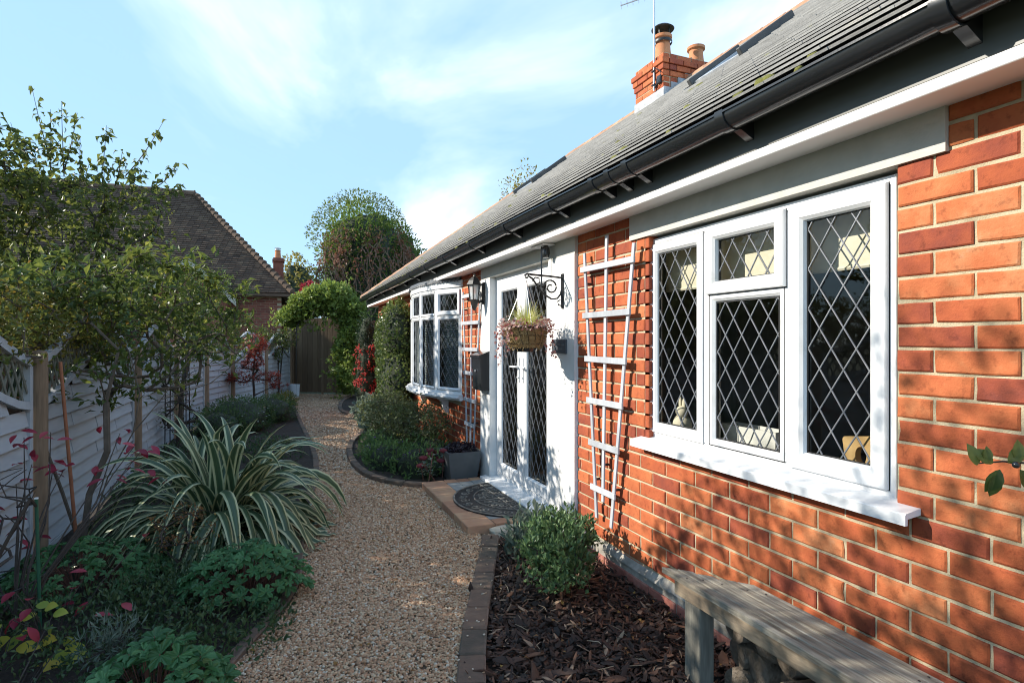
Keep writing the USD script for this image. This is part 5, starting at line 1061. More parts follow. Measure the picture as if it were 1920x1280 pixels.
lv.build('shoot_leaves', M['L_cherry'], TT)
# near tree, mostly outside the frame on the left
nb_ = np.array([-2.2, 3.3, -.1]); shrub('garden_tree', 'loose tree standing left of the picture beside the fence', 'tree', [[nb_, nb_ + [0, .05, 1.0], nb_ + [.1, .1, 1.8]], [nb_ + [0, .05, 1.0], nb_ + [-.2, .5, 1.7]], [nb_ + [0, .05, 1.0], nb_ + [-.1, -.5, 1.7]]],
      [((-2.15, 3.6, 2.2), (.45, .6, .45)), ((-2.3, 2.8, 2.4), (.55, .65, .75)), ((-2.05, 4.2, 2.3), (.35, .4, .38)), ((-2.3, 2.0, 2.45), (.5, .7, .80)), ((-2.3, 1.2, 2.45), (.5, .6, .8)), ((-2.2, 2.6, 1.6), (.5, 1.0, .5)), ((-2.2, 1.5, 1.6), (.5, .9, .5))], 170, 12, .085, .06, M['L_cherry'], M['twig_dark'], 51, rtip=.004, rmax=.05, spread=.10, shell=.3, droop=.3)
bush('tall_hedge', 'tall loose hedge along the near end of the fence, left of the picture', 'hedge', [((-2.45, 2.9, 2.25), (.55, .85, 1.62)), ((-2.45, 1.9, 2.25), (.55, .9, 1.55)), ((-2.4, 3.85, 1.95), (.5, .6, 1.36))], 22000, .05, .032, M['L_bush'], None, 52, depth=.9, bump=.22)
# small leaved orange shrub over the first panel
ob = np.array([-1.72, 4.4, -.1]); shrub('autumn_shrub', 'bushy shrub with small orange and yellow leaves over the first fence panel', 'shrub', [[ob, ob + [0, .1, .8], ob + [.1, .2, 1.3]], [ob, ob + [-.2, .3, 1.2]]], [((-1.62, 4.75, 1.55), (.48, .6, .34)), ((-1.42, 5.2, 1.50), (.4, .45, .28)), ((-1.75, 4.2, 1.50), (.45, .5, .34)), ((-1.42, 4.45, 1.36), (.2, .4, .14)), ((-1.36, 3.85, 1.33), (.14, .45, .15))], 390, 18, .042, .024, M['L_orange'], M['twig'], 61, rtip=.0018, rmax=.03, spread=.055, shell=.1)
# feathery shrub
fb = np.array([-1.18, 8.4, -.1]); shrub('feathery_shrub', 'soft rounded feathery green shrub leaning over the fence', 'shrub', [[fb, fb + [.05, 0, .9], fb + [.15, .05, 1.4]]], [((-.90, 8.45, 1.78), (.46, .5, .62)), ((-.78, 8.5, 1.55), (.42, .42, .45)), ((-1.25, 8.2, 1.95), (.5, .5, .5))], 330, 24, .055, .012, M['L_feather'], M['twig'], 71, rtip=.002, rmax=.03, spread=.075, shell=.3, droop=.6, updir=-.35)
hb_ = np.array([-1.6, 6.6, 0]); shrub('hedge_shrub', 'dense dark green shrub behind the second fence panel', 'shrub', [[hb_, hb_ + [0, 0, .9], hb_ + [0, .1, 1.4]]], [((-1.75, 6.6, 1.55), (.5, .9, .45)), ((-1.75, 5.7, 1.5), (.45, .6, .4)), ((-1.7, 7.7, 1.6), (.4, .6, .4))], 200, 20, .06, .03, M['L_bush'], M['twig_dark'], 72, rtip=.003, spread=.09, shell=.2)
# dark climber on its frame
ck = thing('dark_climber', 'dark twiggy climber tied to a black metal frame by the fence', 'climber').GetPrim(); fm_ = MB(); c_ = at(320, 800, D=7.6); c_[2] = 0; c_[0] = -1.12; c_[1] = 8.0
for dx, dy in ((-.12, -.16), (.10, -.12), (.10, .18), (-.12, .2)): fm_.tube([c_ + [dx, dy, 0], c_ + [dx * .95, dy * .95, .8], c_ + [dx * .9, dy * .9, 1.25]], .007, 5)
for z in (.3, .62, .95): fm_.tube([c_ + [-.12, -.16, z], c_ + [.1, -.12, z], c_ + [.1, .18, z], c_ + [-.12, .2, z], c_ + [-.12, -.16, z]], .005, 5)
fm_.build('frame', M['black_iron'], ck); r_ = np.random.RandomState(81); tg = [c_ + [r_.uniform(-.2, .2), r_.uniform(-.3, .3), r_.uniform(.3, 1.25)] for _ in range(70)]; N, Pa, en = skeleton([[c_, c_ + [0, 0, .4], c_ + [.03, .03, .8]], [c_ + [.05, .1, 0], c_ + [.04, .12, .6]]], tg, 81, jit=.08); wood(N, Pa, .0035, rmax=.03).build('stems', M['twig_dark'], ck)
p = np.repeat(N[en], 3, 0) + r_.normal(0, .05, (210, 3)); mb = MB(); leafbatch(mb, p, r_.normal(0, 1, (210, 3)), .05, .022, r_.uniform(0, .6, 210), r_); mb.build('leaves', M['L_rose'], ck)
# red maple
mbp = at(468, 742, Z=0); mbp = np.array([-.42, 11.7, 0]); shrub('red_maple', 'small red leaved maple in front of the arched lattice panel', 'maple', [[mbp, mbp + [.02, 0, .35], mbp + [.0, .02, .7], mbp + [.03, 0, 1.1]]], [((-.40, 11.7, 1.28), (.30, .28, .20)), ((-.42, 11.7, .98), (.22, .22, .22)), ((-.62, 11.6, .68), (.32, .22, .10)), ((-.20, 11.7, .70), (.26, .2, .12)), ((.05, 11.75, .52), (.22, .12, .06))], 150, 20, .05, .02, M['L_maple'], M['twig_dark'], 91, rtip=.003, rmax=.022, spread=.05, shell=.2, droop=.4)
bush('low_bush', 'rounded dark green bush with tiny white flowers below the maple', 'bush', [((-.55, 9.7, .18), (.55, .9, .34)), ((-.10, 10.6, .16), (.42, .7, .30)), ((-.75, 8.8, .15), (.35, .5, .30))], 6500, .055, .014, M['L_bush'], M['L_cover'], 92, depth=.25, zmin=0.)
LB = stage.GetPrimAtPath('/World/low_bush'); mb = MB(); r_ = np.random.RandomState(93); p, n_ = surf([((-.55, 9.7, .18), (.57, .92, .37)), ((-.10, 10.6, .16), (.44, .72, .33))], 120, r_, 92); p = p[p[:, 2] > .15]
for q in p[:60]: leafbatch(mb, np.repeat(q[None] + [0, 0, .02], 5, 0), np.c_[np.cos(np.arange(5) * 1.257), np.sin(np.arange(5) * 1.257), np.full(5, .3)], .014, .012, .5, r_, .1)
mb.build('flowers', M['petal_white'], LB)
bush('orange_perennial', 'low orange and yellow perennial beside the white pot', 'perennial', [((.16, 12.9, .10), (.22, .4, .18)), ((.02, 12.2, .10), (.2, .3, .16))], 900, .10, .02, M['L_orange'], None, 94, depth=.5, zmin=.0)
wp = MB().lathe([(0, .0), (.10, 0), (.115, .02), (.135, .30), (.14, .31), (.13, .31), (.12, .27), (0, .27)], 22, (.38, 14.9, .0)); tag(wp.build('white_pot', M['white_glaze'], None, smooth=35), 'plain white round pot at the foot of the gate', 'pot')
rbp = np.array([.02, 14.6, 0]); shrub('rambling_rose', 'rambling rose with a few red leaves on the last fence panel', 'rose', [[rbp, rbp + [0, 0, .8], rbp + [-.1, 0, 1.3]], [rbp, rbp + [.1, .1, 1.2]]], [((-.25, 14.2, 1.45), (.40, .4, .22)), ((.15, 14.8, 1.40), (.32, .3, .28)), ((-.1, 14.5, 1.1), (.2, .3, .3))], 120, 14, .065, .036, M['L_ivy'], M['twig_dark'], 95, rtip=.003, rmax=.015, spread=.08)
RR = stage.GetPrimAtPath('/World/rambling_rose'); r_ = np.random.RandomState(96); mb = MB(); p = np.array([-.3, 14.1, 1.3]) + r_.normal(0, .14, (60, 3)); leafbatch(mb, p, r_.normal(0, 1, (60, 3)), .06, .03, r_.rand(60), r_); mb.build('red_leaves', M['L_maple'], RR)
# arch of climber over the gate
ap = np.array([at(px, py, Y=yy) for px, py, yy in ((545, 594, 14.6), (570, 572, 14.5), (598, 562, 14.4), (632, 564, 14.3), (658, 584, 14.2), (662, 618, 14.1), (650, 655, 14.1), (652, 702, 14.1))])
ar = [(q, r) for q, r in zip(ap, ((.26, .35, .20), (.36, .4, .30), (.42, .45, .36), (.42, .45, .40), (.34, .4, .38), (.28, .4, .36), (.30, .4, .36), (.26, .45, .40)))]
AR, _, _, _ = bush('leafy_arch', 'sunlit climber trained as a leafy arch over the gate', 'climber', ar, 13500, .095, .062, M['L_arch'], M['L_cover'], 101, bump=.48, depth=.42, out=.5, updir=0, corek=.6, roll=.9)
r_ = np.random.RandomState(104); sp_ = MB(); sl_ = MB()
for i in range(70):
    q, rr = ar[r_.randint(len(ar))]; a = r_.normal(0, 1, 3); a /= np.linalg.norm(a); b0_ = q + a * rr * .85; L_ = r_.uniform(.25, .6); e_ = b0_ + a * L_ * .7 + [0, 0, r_.uniform(-.35, .25) * L_]; pts = [b0_, (b0_ + e_) / 2 + [0, 0, .06], e_]; sp_.tube(pts, [.006, .004, .002], 4, cap=False)
    m = 16; u = r_.rand(m)[:, None]; leafbatch(sl_, b0_ + (e_ - b0_) * u + r_.normal(0, .05, (m, 3)), r_.normal(0, 1, (m, 3)), .10, .065, r_.uniform(.2, 1, m), r_, .9)
sp_.build('trailing_shoots', M['twig'], AR, kind='stuff'); sl_.build('loose_leaves', M['L_arch'], AR, kind='stuff')
am = MB()
for dy in (0, .5): am.tube([(.42, 14.4 + dy, 0), (.42, 14.4 + dy, 1.7), (.7, 14.4 + dy, 2.2), (1.2, 14.4 + dy, 2.4), (1.7, 14.4 + dy, 2.2), (1.95, 14.4 + dy, 1.7), (1.95, 14.4 + dy, 0)], .014, 6)
am.build('frame', M['black_iron'], AR)
bush('red_creeper', 'crimson leaved creeper above the left end of the arch', 'creeper', [((.85, 16.6, 2.68), (.32, .4, .30)), ((.62, 16.5, 2.42), (.24, .3, .24))], 800, .10, .06, M['L_crimson'], None, 102, bump=.4, depth=.6)
bush('yellow_tree', 'distant yellow green tree between the neighbour roof and the conifer', 'tree', [((1.2, 40., 4.2), (1.3, 1.2, 2.8)), ((.2, 41., 3.4), (1.4, 1.2, 2.2))], 3000, .28, .16, M['L_gold'], M['L_conifer'], 103, bump=.35, depth=.4, stem=([(1.2, 40, -.3), (1.2, 40, 3)], .15))
# the big conifer, clipped dome hung with creeper
cp = np.array([2.80, 20.4, 0.])
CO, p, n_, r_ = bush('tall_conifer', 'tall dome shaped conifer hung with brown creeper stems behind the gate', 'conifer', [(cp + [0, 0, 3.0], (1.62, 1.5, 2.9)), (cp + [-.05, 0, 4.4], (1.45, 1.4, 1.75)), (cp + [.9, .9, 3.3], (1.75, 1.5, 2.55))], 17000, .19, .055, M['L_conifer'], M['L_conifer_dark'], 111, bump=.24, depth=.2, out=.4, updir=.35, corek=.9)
mb = MB(); k = 2600; d = r_.normal(0, 1, (k, 3)); d[:, 2] = np.abs(d[:, 2]) * .9 + .25; d /= np.linalg.norm(d, axis=1, keepdims=True); q = cp + [-.1, 0, 4.35] + d * np.array([1.55, 1.5, 1.85]) * r_.uniform(1., 1.24, k)[:, None]; leafbatch(mb, q, d + r_.normal(0, .4, (k, 3)), .10, .05, r_.uniform(.3, .9, k), r_); mb.build('loose_sprays', M['L_shrub'], CO)
cr = MB(); cl_ = MB()
for i in range(64):
    a = r_.uniform(-2.75, -.35); top = r_.uniform(4.0, 5.2); low = top - r_.uniform(.7, 2.9); pts = []; w = r_.uniform(0, 6); a2 = a
    for z in np.linspace(top, low, 12):
        a2 += r_.normal(0, .06); rr = 1.0 * math.sqrt(max(.02, 1 - ((z - 3.4) / 2.85) ** 2)) if z > 3.4 else 1.0; pts.append(cp + [1.70 * rr * math.cos(a2), 1.6 * rr * math.sin(a2), z + r_.normal(0, .04)])
    cr.tube(pts, np.linspace(.010, .018, 12), 4, r_.rand(), cap=False)
    m = 24; j = r_.randint(0, 9, m); leafbatch(cl_, np.array(pts)[j] + r_.normal(0, .1, (m, 3)) + [0, -.06, 0], r_.normal(0, 1, (m, 3)) + [0, -.3, -.4], .10, .065, r_.uniform(0, 1, m), r_)
cr.build('creeper_stems', M['creeper_stem'], CO); cl_.build('creeper_leaves', M['L_creeper'], CO); MB().tube([cp + [0, 0, -.3], cp + [0, 0, 2.5]], [.25, .15], 8).build('trunk', M['twig'], CO)
bush('hazy_tree', 'pale autumn tree rising beyond the bungalow roof', 'tree', [((9.7, 22., 7.2), (1.1, 1., 1.5)), ((10.3, 22.4, 6.2), (1.3, 1, 1.6)), ((9.2, 22., 6.1), (.9, .9, 1.3))], 3600, .15, .08, M['L_gold'], None, 113, bump=.4, depth=.9, stem=([(9.8, 22, -.3), (9.8, 22, 7)], .16))
# dark trees far behind the fence line
for i, (x, y, z, rx, rz, lab) in enumerate(((-7.5, 15., 2.0, 2.2, 2.4, 'dark shrubbery at the far left beyond the tall leafy tree'), (5.0, 26., 2., 2.4, 3.0, 'dark green tree mass right of the tall conifer'))):
    bush('garden_thicket', lab, 'thicket', [((x, y, z), (rx, 1.5, rz)), ((x + rx * .8, y + .8, z * .8), (rx * .8, 1.3, rz * .8))], 3500, .22, .12, M['L_cherry'], M['L_cover'], 120 + i, bump=.3)
# pyracantha, ivy column
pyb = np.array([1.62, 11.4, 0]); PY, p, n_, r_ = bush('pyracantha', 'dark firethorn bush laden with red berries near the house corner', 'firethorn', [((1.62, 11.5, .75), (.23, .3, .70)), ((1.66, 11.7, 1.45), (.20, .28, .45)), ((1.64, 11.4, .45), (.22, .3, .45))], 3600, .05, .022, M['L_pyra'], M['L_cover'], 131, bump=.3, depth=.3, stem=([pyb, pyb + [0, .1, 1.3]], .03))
bm = MB(); q = p[(n_[:, 1] < .1)]; q = q[(q[:, 2] > .35) & (q[:, 2] < 1.35)]; cl = q[r_.choice(len(q), 55)]
ico = trimesh.creation.icosphere(1, 1.)
for c in cl:
    for j in range(10): bm.add(ico.vertices * .0115 + c + r_.normal(0, .028, 3) + [-.02, -.03, 0], ico.faces, r_.rand())
bm.build('berries', M['berry'], PY, smooth=True)
bush('ivy_column', 'clipped column of sunlit ivy on the wall left of the bow window', 'ivy', [((1.70, 8.75, 1.50), (.27, .48, .52)), ((1.72, 9.05, 1.0), (.28, .55, .7)), ((1.68, 8.7, .75), (.28, .5, .6)), ((1.72, 9.3, 1.45), (.25, .5, .5))], 6800, .055, .045, M['L_ivy'], M['L_cover'], 141, bump=.12, depth=.2, out=.45, updir=-.15, corek=.86)
# border below the bow window
bush('silver_plant', 'low rosettes of silvery grey leaves at the far bend of the border', 'perennial', [((1.48, 10.2, .14), (.24, .45, .22)), ((1.5, 9.2, .12), (.30, .5, .20)), ((1.42, 8.5, .10), (.26, .4, .18))], 800, .15, .09, M['L_grey'], None, 151, depth=.5, zmin=.02)
rsb = np.array([1.42, 7.0, 0]); RS, N, en, r_ = shrub('rose_bush', 'loose rose bush with few yellow blooms below the bow window', 'rose', [[rsb, rsb + [0, 0, .3]], [rsb + [.1, -.5, 0], rsb + [.1, -.5, .25]], [rsb + [0, .8, 0], rsb + [-.05, .85, .3]]], [((1.42, 6.6, .42), (.33, .5, .26)), ((1.42, 7.5, .42), (.36, .6, .28)), ((1.60, 6.1, .42), (.16, .28, .26)), ((1.36, 8.2, .36), (.34, .4, .24))], 420, 16, .045, .024, M['L_rose'], M['twig_dark'], 152, rtip=.0018, rmax=.012, spread=.06, shell=.1)
mb = MB()
for q in N[np.array(en)[r_.choice(len(en), 14)]]: leafbatch(mb, np.repeat(q[None], 9, 0), np.c_[np.cos(np.arange(9) * .7), np.sin(np.arange(9) * .7), r_.uniform(.2, 1, 9)], .026, .022, r_.rand(9), r_, .2)
mb.build('yellow_blooms', M['petal_yellow'], RS)
bush('mixed_perennials', 'green perennials with violet flowers at the near bend of the border', 'perennial', [((1.12, 6.15, .08), (.28, .42, .22)), ((1.36, 5.72, .08), (.32, .34, .24)), ((1.08, 6.7, .06), (.24, .4, .18)), ((1.55, 6.2, .10), (.3, .5, .24)), ((1.25, 7.3, .06), (.3, .5, .18))], 5200, .06, .018, M['L_perennial'], M['L_cover'], 153, depth=.5, zmin=.0, updir=.7)
MP = stage.GetPrimAtPath('/World/mixed_perennials'); r_ = np.random.RandomState(154); mb = MB(); p = np.c_[r_.uniform(.92, 1.3, 34), r_.uniform(5.6, 6.9, 34), r_.uniform(.14, .26, 34)]
for q in p: leafbatch(mb, np.repeat(q[None], 6, 0), np.c_[np.cos(np.arange(6) * 1.05), np.sin(np.arange(6) * 1.05), np.full(6, .4)], .018, .016, r_.rand(6), r_, .2)
mb.build('violet_flowers', M['violet'], MP)
SD = thing('sedum', 'fleshy grey green sedum with dark red flower heads by the planter', 'sedum').GetPrim(); r_ = np.random.RandomState(155); mb = MB(); stm = MB(); heads = []
for i in range(22):
    c = np.array([1.47 + r_.normal(0, .10), 5.55 + r_.normal(0, .16), .02]); hgt = r_.uniform(.14, .28); lean = r_.normal(0, .06, 2); top_ = c + [lean[0], lean[1], hgt]; stm.tube([c, (c + top_) / 2, top_], .005, 5)
    for k in range(9): a = k * 2.4; f = k / 9; pp_ = c + (top_ - c) * (.25 + .75 * f); leafbatch(mb, pp_[None], np.array([[math.cos(a), math.sin(a), .35]]), .065, .042, r_.uniform(.3, 1), r_, .2)
    if i < 11: heads.append(top_)
stm.build('stems', M['twig_red'], SD); mb.build('leaves', M['L_grey'], SD)
for h in heads:
    hm_ = MB(); m = trimesh.creation.icosphere(2, 1.); hm_.add(m.vertices * (1 + .25 * meshkit.noise(m.vertices * 5, 3)[:, None]) * np.array([.038, .038, .02]) + h, m.faces, .5); hm_.build('flower_head', M['sedum'], SD, smooth=True)
bush('planter_plant', 'dark purple foliage filling the square planter', 'plant', [((1.66, 5.36, .31), (.145, .145, .045)), ((1.56, 5.28, .28), (.05, .05, .05))], 650, .035, .025, M['L_dark'], None, 156, depth=.6)
# bark bed
azb = np.array([1.45, 2.85, -.03]); shrub('azalea', 'small evergreen bush with paddle shaped leaves in the bark bed', 'bush', [[azb, azb + [0, 0, .12]], [azb, azb + [.05, -.08, .13]], [azb, azb + [-.08, .05, .12]]], [((1.45, 2.85, .22), (.24, .24, .15)), ((1.38, 2.72, .16), (.20, .18, .12)), ((1.56, 2.98, .24), (.16, .2, .13))], 260, 13, .040, .021, M['L_azalea'], M['twig_dark'], 161, rtip=.0014, rmax=.012, spread=.032, shell=.35, updir=.9, droop=.1)
bush('sage_plant', 'clump of broad grey green sage behind the evergreen bush', 'plant', [((1.53, 3.38, .12), (.17, .15, .15)), ((1.42, 3.28, .10), (.10, .10, .12))], 420, .075, .028, M['L_grey'], None, 162, depth=.8, updir=.9, zmin=-.02)
# branch reaching in from the right
cb_ = np.array([1.70, .62, 0.]); BR = thing('overhanging_branch', 'thin leafy branch reaching in at the right edge before the brick', 'branch').GetPrim()
e1 = at(1835, 868, D=1.28); e0 = at(1925, 868, D=1.24); MB().tube([(1.72, .42, -.05), (1.70, .45, .5), (1.62, .50, .9), e0 + [.10, -.14, .01], e0, (e0 + e1) / 2 + [0, 0, .004], e1], [.012, .009, .006, .004, .0028, .002, .0015], 6).build('stem', M['twig_dark'], BR)
it = []
for px, py, dx, dz, L in ((1832, 872, -.3, .9, .05), (1862, 868, -.7, .5, .052), (1875, 880, -.5, -.9, .058), (1868, 890, -.2, -1, .05), (1905, 862, .2, 1, .045), (1890, 868, .6, .6, .05), (1912, 880, .4, -.8, .05), (1850, 866, .1, 1, .035)):
    it.append((at(px, py, D=1.25), np.array([C * dx, -S * dx, dz]), L, L * .6, .55 + .2 * dz, (-S, -C, .35), OVAL))
leafparts(BR, it, M['L_ivy']); tag(BR)
ico2 = trimesh.creation.icosphere(2, 1.); MB().add(ico2.vertices * .0075 + at(1905, 871, D=1.24), ico2.faces).build('berry', M['black_plastic'], BR, smooth=True)
# hanging basket
HB = thing('hanging_basket', 'coir lined hanging basket with yellow grass and pink ivy', 'hanging basket', (1.575, 3.575, 0)).GetPrim()
MB().lathe([(.0, 1.30), (.06, 1.303), (.10, 1.33), (.128, 1.39), (.138, 1.455), (.128, 1.455), (.1, 1.42), (0, 1.42)], 24, (0, 0, 0)).build('liner', M['coir'], HB, smooth=True)
wr = MB(); an = np.linspace(0, 6.2832, 25)
for z, r0 in ((1.458, .142), (1.40, .134), (1.345, .112)): wr.tube([(r0 * math.cos(t), r0 * math.sin(t), z) for t in an], .006 if z > 1.45 else .002, 5, cap=False)
for i in range(16): t = i * .3927; wr.tube([(.142 * math.cos(t), .142 * math.sin(t), 1.458), (.134 * math.cos(t + .1), .134 * math.sin(t + .1), 1.4), (.112 * math.cos(t + .2), .112 * math.sin(t + .2), 1.345), (.06 * math.cos(t + .3), .06 * math.sin(t + .3), 1.302)], .002, 4)
wr.lathe([(.0, 1.285), (.075, 1.29), (.085, 1.315), (.08, 1.315)], 20); wr.build('wire_frame', M['black_plastic'], HB)
cf = MB(); r_ = np.random.RandomState(171); k = 900; a = r_.uniform(0, 6.28, k); z = r_.uniform(1.31, 1.45, k); rr = np.interp(z, [1.30, 1.33, 1.39, 1.455], [.08, .108, .134, .142]); p = np.c_[rr * np.cos(a), rr * np.sin(a), z]; leafbatch(cf, p, np.c_[np.cos(a), np.sin(a), r_.normal(-.2, .6, k)] + r_.normal(0, .6, (k, 3)), .02, .008, r_.rand(k), r_); cf.build('coir_tufts', M['coir'], HB)
gm_ = MB()
for i in range(320):
    a = r_.uniform(0, 6.28); e = r_.uniform(.45, 1.45); L = r_.uniform(.16, .32); pts = []; d0 = np.array([math.cos(a) * math.cos(e), math.sin(a) * math.cos(e), math.sin(e)]); s_ = np.array([-math.sin(a), math.cos(a), 0]) * .0022; b = np.array([.03 * math.cos(a), .03 * math.sin(a), 1.455])
    c = [b + d0 * L * u - np.array([0, 0, 1]) * L * .55 * u * u * (1.2 - math.sin(e) * .6) for u in np.linspace(0, 1, 6)]
    v = np.array([x for u, q in enumerate(c) for x in (q - s_ * (1 - u / 5.5), q + s_ * (1 - u / 5.5))]); gm_.add(v, [[2 * j, 2 * j + 1, 2 * j + 3, 2 * j + 2] for j in range(5)], r_.uniform(.1, 1))
gm_.build('grass', M['L_grass'], HB)
pv_ = MB(); k = 340; a = r_.uniform(0, 6.28, k); rr = np.clip(r_.normal(.14, .03, k), .07, .2); z = 1.475 + r_.normal(0, .022, k) - np.maximum(0, rr - .15) * .8; leafbatch(pv_, np.c_[rr * np.cos(a), rr * np.sin(a), z], np.c_[np.cos(a), np.sin(a), r_.uniform(-.6, .5, k)] + r_.normal(0, .4, (k, 3)), .03, .024, r_.rand(k), r_, .5)
tr_ = MB()
for a, L in ((2.9, .20), (3.3, .26), (3.6, .16), (2.4, .14), (5.6, .2), (.3, .16), (6.0, .22)):
    m = 14; u = np.linspace(0, 1, m); q = np.c_[(.15 + .05 * u) * math.cos(a), (.15 + .05 * u) * math.sin(a), 1.46 - L * u] if False else np.stack([(.15 + .05 * np.sqrt(u)) * math.cos(a), (.15 + .05 * np.sqrt(u)) * math.sin(a), 1.465 - L * u], 1); MB().tube(q, .0012, 4).build('trailing_stem', M['twig_red'], HB); leafbatch(pv_, q + r_.normal(0, .008, (m, 3)), r_.normal(0, 1, (m, 3)) + [0, 0, -.5], .028, .023, r_.rand(m), r_, .6)
pv_.build('pink_ivy', M['L_pinkivy'], HB)
cn = MB()
for a in (.4, 2.5, 4.6): cn.tube([(.14 * math.cos(a), .14 * math.sin(a), 1.458), (0, 0, 1.795)], .0022, 5)
cn.build('chains', M['alu'], HB)
# variegated flax: every strap leaf is a part
FX = thing('variegated_flax', 'large fountain of cream edged green strap leaves beside the gravel path', 'flax').GetPrim(); fc = np.array([-.36, 4.42, .0]); r_ = np.random.RandomState(181)
def strap(mb, base, az, el, L, W, g, twist, k=13, w0=.5):
    d = np.array([math.cos(az) * math.cos(el), math.sin(az) * math.cos(el), math.sin(el)]); side = np.array([-math.sin(az), math.cos(az), 0.]); p = np.array(base, float); h = L / (k - 1); vs = []; ts = []; kink = [int(r_.randint(6, k))] if r_.rand() < .35 else []
    for i in range(k):
        u = i / (k - 1); w = W * (w0 + (1 - w0) * math.sin(min(1, u / .4) * 1.57)) * (1 - max(0, (u - .55) / .45) ** 2.2); s_ = side * math.cos(twist * u) + np.cross(d, side) * math.sin(twist * u); n_ = np.cross(s_, d)
        for e, tn in ((-1, .0), (-.72, .25), (-.5, .45), (0, .62 + .0), (.5, .45), (.72, .25), (1, .0)): vs.append(p + s_ * w * .5 * e + n_ * w * .22 * abs(e)); ts.append(tn if tn < .6 else .66)
        d = unit(d + np.array([0, 0, -g * h * (.35 + 1.7 * u)])); p = p + d * h * (1 + .06 * math.sin(i * 2.1 + az * 9)); d = unit(d + (r_.normal(0, .28, 3) if i in kink else 0)); p[2] = max(p[2], .02 + .01 * (i % 2))
    mb.add(vs, [[i * 7 + j, i * 7 + j + 1, (i + 1) * 7 + j + 1, (i + 1) * 7 + j] for i in range(k - 1) for j in range(6)], ts)
more = MB()
for i in range(330):
    fan = i % 11; fa = fan * .571 + r_.normal(0, .05); fr_ = .05 + .11 * (fan % 3) / 2; base = fc + [fr_ * math.cos(fa) * 1.2, fr_ * math.sin(fa), .02]
    az = fa + r_.normal(0, .85); inner = r_.rand(); el = np.interp(inner, [0, .5, 1], [.30, .85, 1.40]) + r_.normal(0, .06); L = np.interp(inner, [0, .6, 1], [.75, 1.05, .95]) * r_.uniform(.8, 1.15); mb = MB() if i < 285 else more
    strap(mb, base, az, el, L, r_.uniform(.048, .068), r_.uniform(1.8, 3.0) * (1.35 if el < 1.2 else .9), r_.normal(0, .5))
    if i < 285: mb.build('leaf', M['flax'], FX, smooth=True)
dead = MB()
for i in range(60):
    az = r_.uniform(0, 6.28); strap(dead, fc + [.16 * math.cos(az), .16 * math.sin(az), .02], az + r_.normal(0, .3), r_.uniform(.1, .7), r_.uniform(.45, .8), r_.uniform(.018, .032), r_.uniform(3, 5), r_.normal(0, 1.2))
v_, f_, t_ = dead.arrays(); put('dead_leaves', v_, f_, np.clip(r_.normal(.4, .2, len(v_)), 0, 1), M['L_fallen'], FX, smooth=True)
more.build('inner_leaves', M['flax'], FX, smooth=True, kind='stuff')
# geranium clumps: lobed leaves as parts
def lobed(mb, p, n_, rad, rot, tone, r):
    n_ = unit(n_); a_ = unit(np.cross(n_, (0.3, 1, .1))); b_ = np.cross(n_, a_); v = [np.asarray(p) - n_ * rad * .12]; k = 0
    for l in range(5):
        a0 = rot + (l - 2) * 1.08
        for da, rr in ((-.46, .52), (-.30, .80), (-.17, .84), (0, 1.0), (.17, .84), (.30, .80), (.46, .52)): a = a0 + da; R_ = rad * rr * (1 if l != 2 else 1.08); v.append(np.asarray(p) + (a_ * math.cos(a) + b_ * math.sin(a)) * R_ + n_ * (rad * .10 * math.sin(3.1 * rr) - .1 * rad * (rr > .9)))
    mb.add(v, [[0, i, i + 1] for i in range(1, len(v) - 1)], tone)
def geranium(label, c, rx, ry, h, n, rad, seed, cap=150):
    t = thing('hardy_geranium', label, 'geranium').GetPrim(); r = np.random.RandomState(seed); stm = MB(); sm = MB()
    for i in range(n):
        a = r.uniform(0, 6.283); q = math.sqrt(r.rand()); x, y = c[0] + rx * q * math.cos(a), c[1] + ry * q * math.sin(a); z = h * (1 - .75 * q * q) * r.uniform(.72, 1.06) + .02; p = np.array([x, y, z]); nn_ = np.array([.55 * q * math.cos(a), .55 * q * math.sin(a) - .15, 1.]) + r.normal(0, .22, 3)
        m_ = MB() if i < cap else sm; lobed(m_, p, nn_, rad * r.uniform(.6, 1.15), r.uniform(0, 6.28), np.clip(r.normal(.45, .22), 0, 1), r)
        if i < cap: m_.build('leaf', M['L_geranium'], t)
        stm.tube([(c[0] + (x - c[0]) * .3, c[1] + (y - c[1]) * .3, 0), (c[0] + (x - c[0]) * .7, c[1] + (y - c[1]) * .7, z * .65), p], .0016, 4, cap=False)
    stm.build('stems', M['twig_red'], t)
    if n > cap: sm.build('small_leaves', M['L_geranium'], t, kind='stuff')
geranium('bright green geranium clump with lobed leaves at the edge of the gravel', (-.16, 3.32), .33, .28, .27, 210, .050, 191)
geranium('geranium clump of large pale lobed leaves at the bottom of the picture', (-.42, 2.42), .26, .22, .25, 100, .055, 192)
geranium('dim geranium clump with lobed leaves in front of the fence post', (-.98, 3.75), .42, .36, .25, 190, .05, 193)
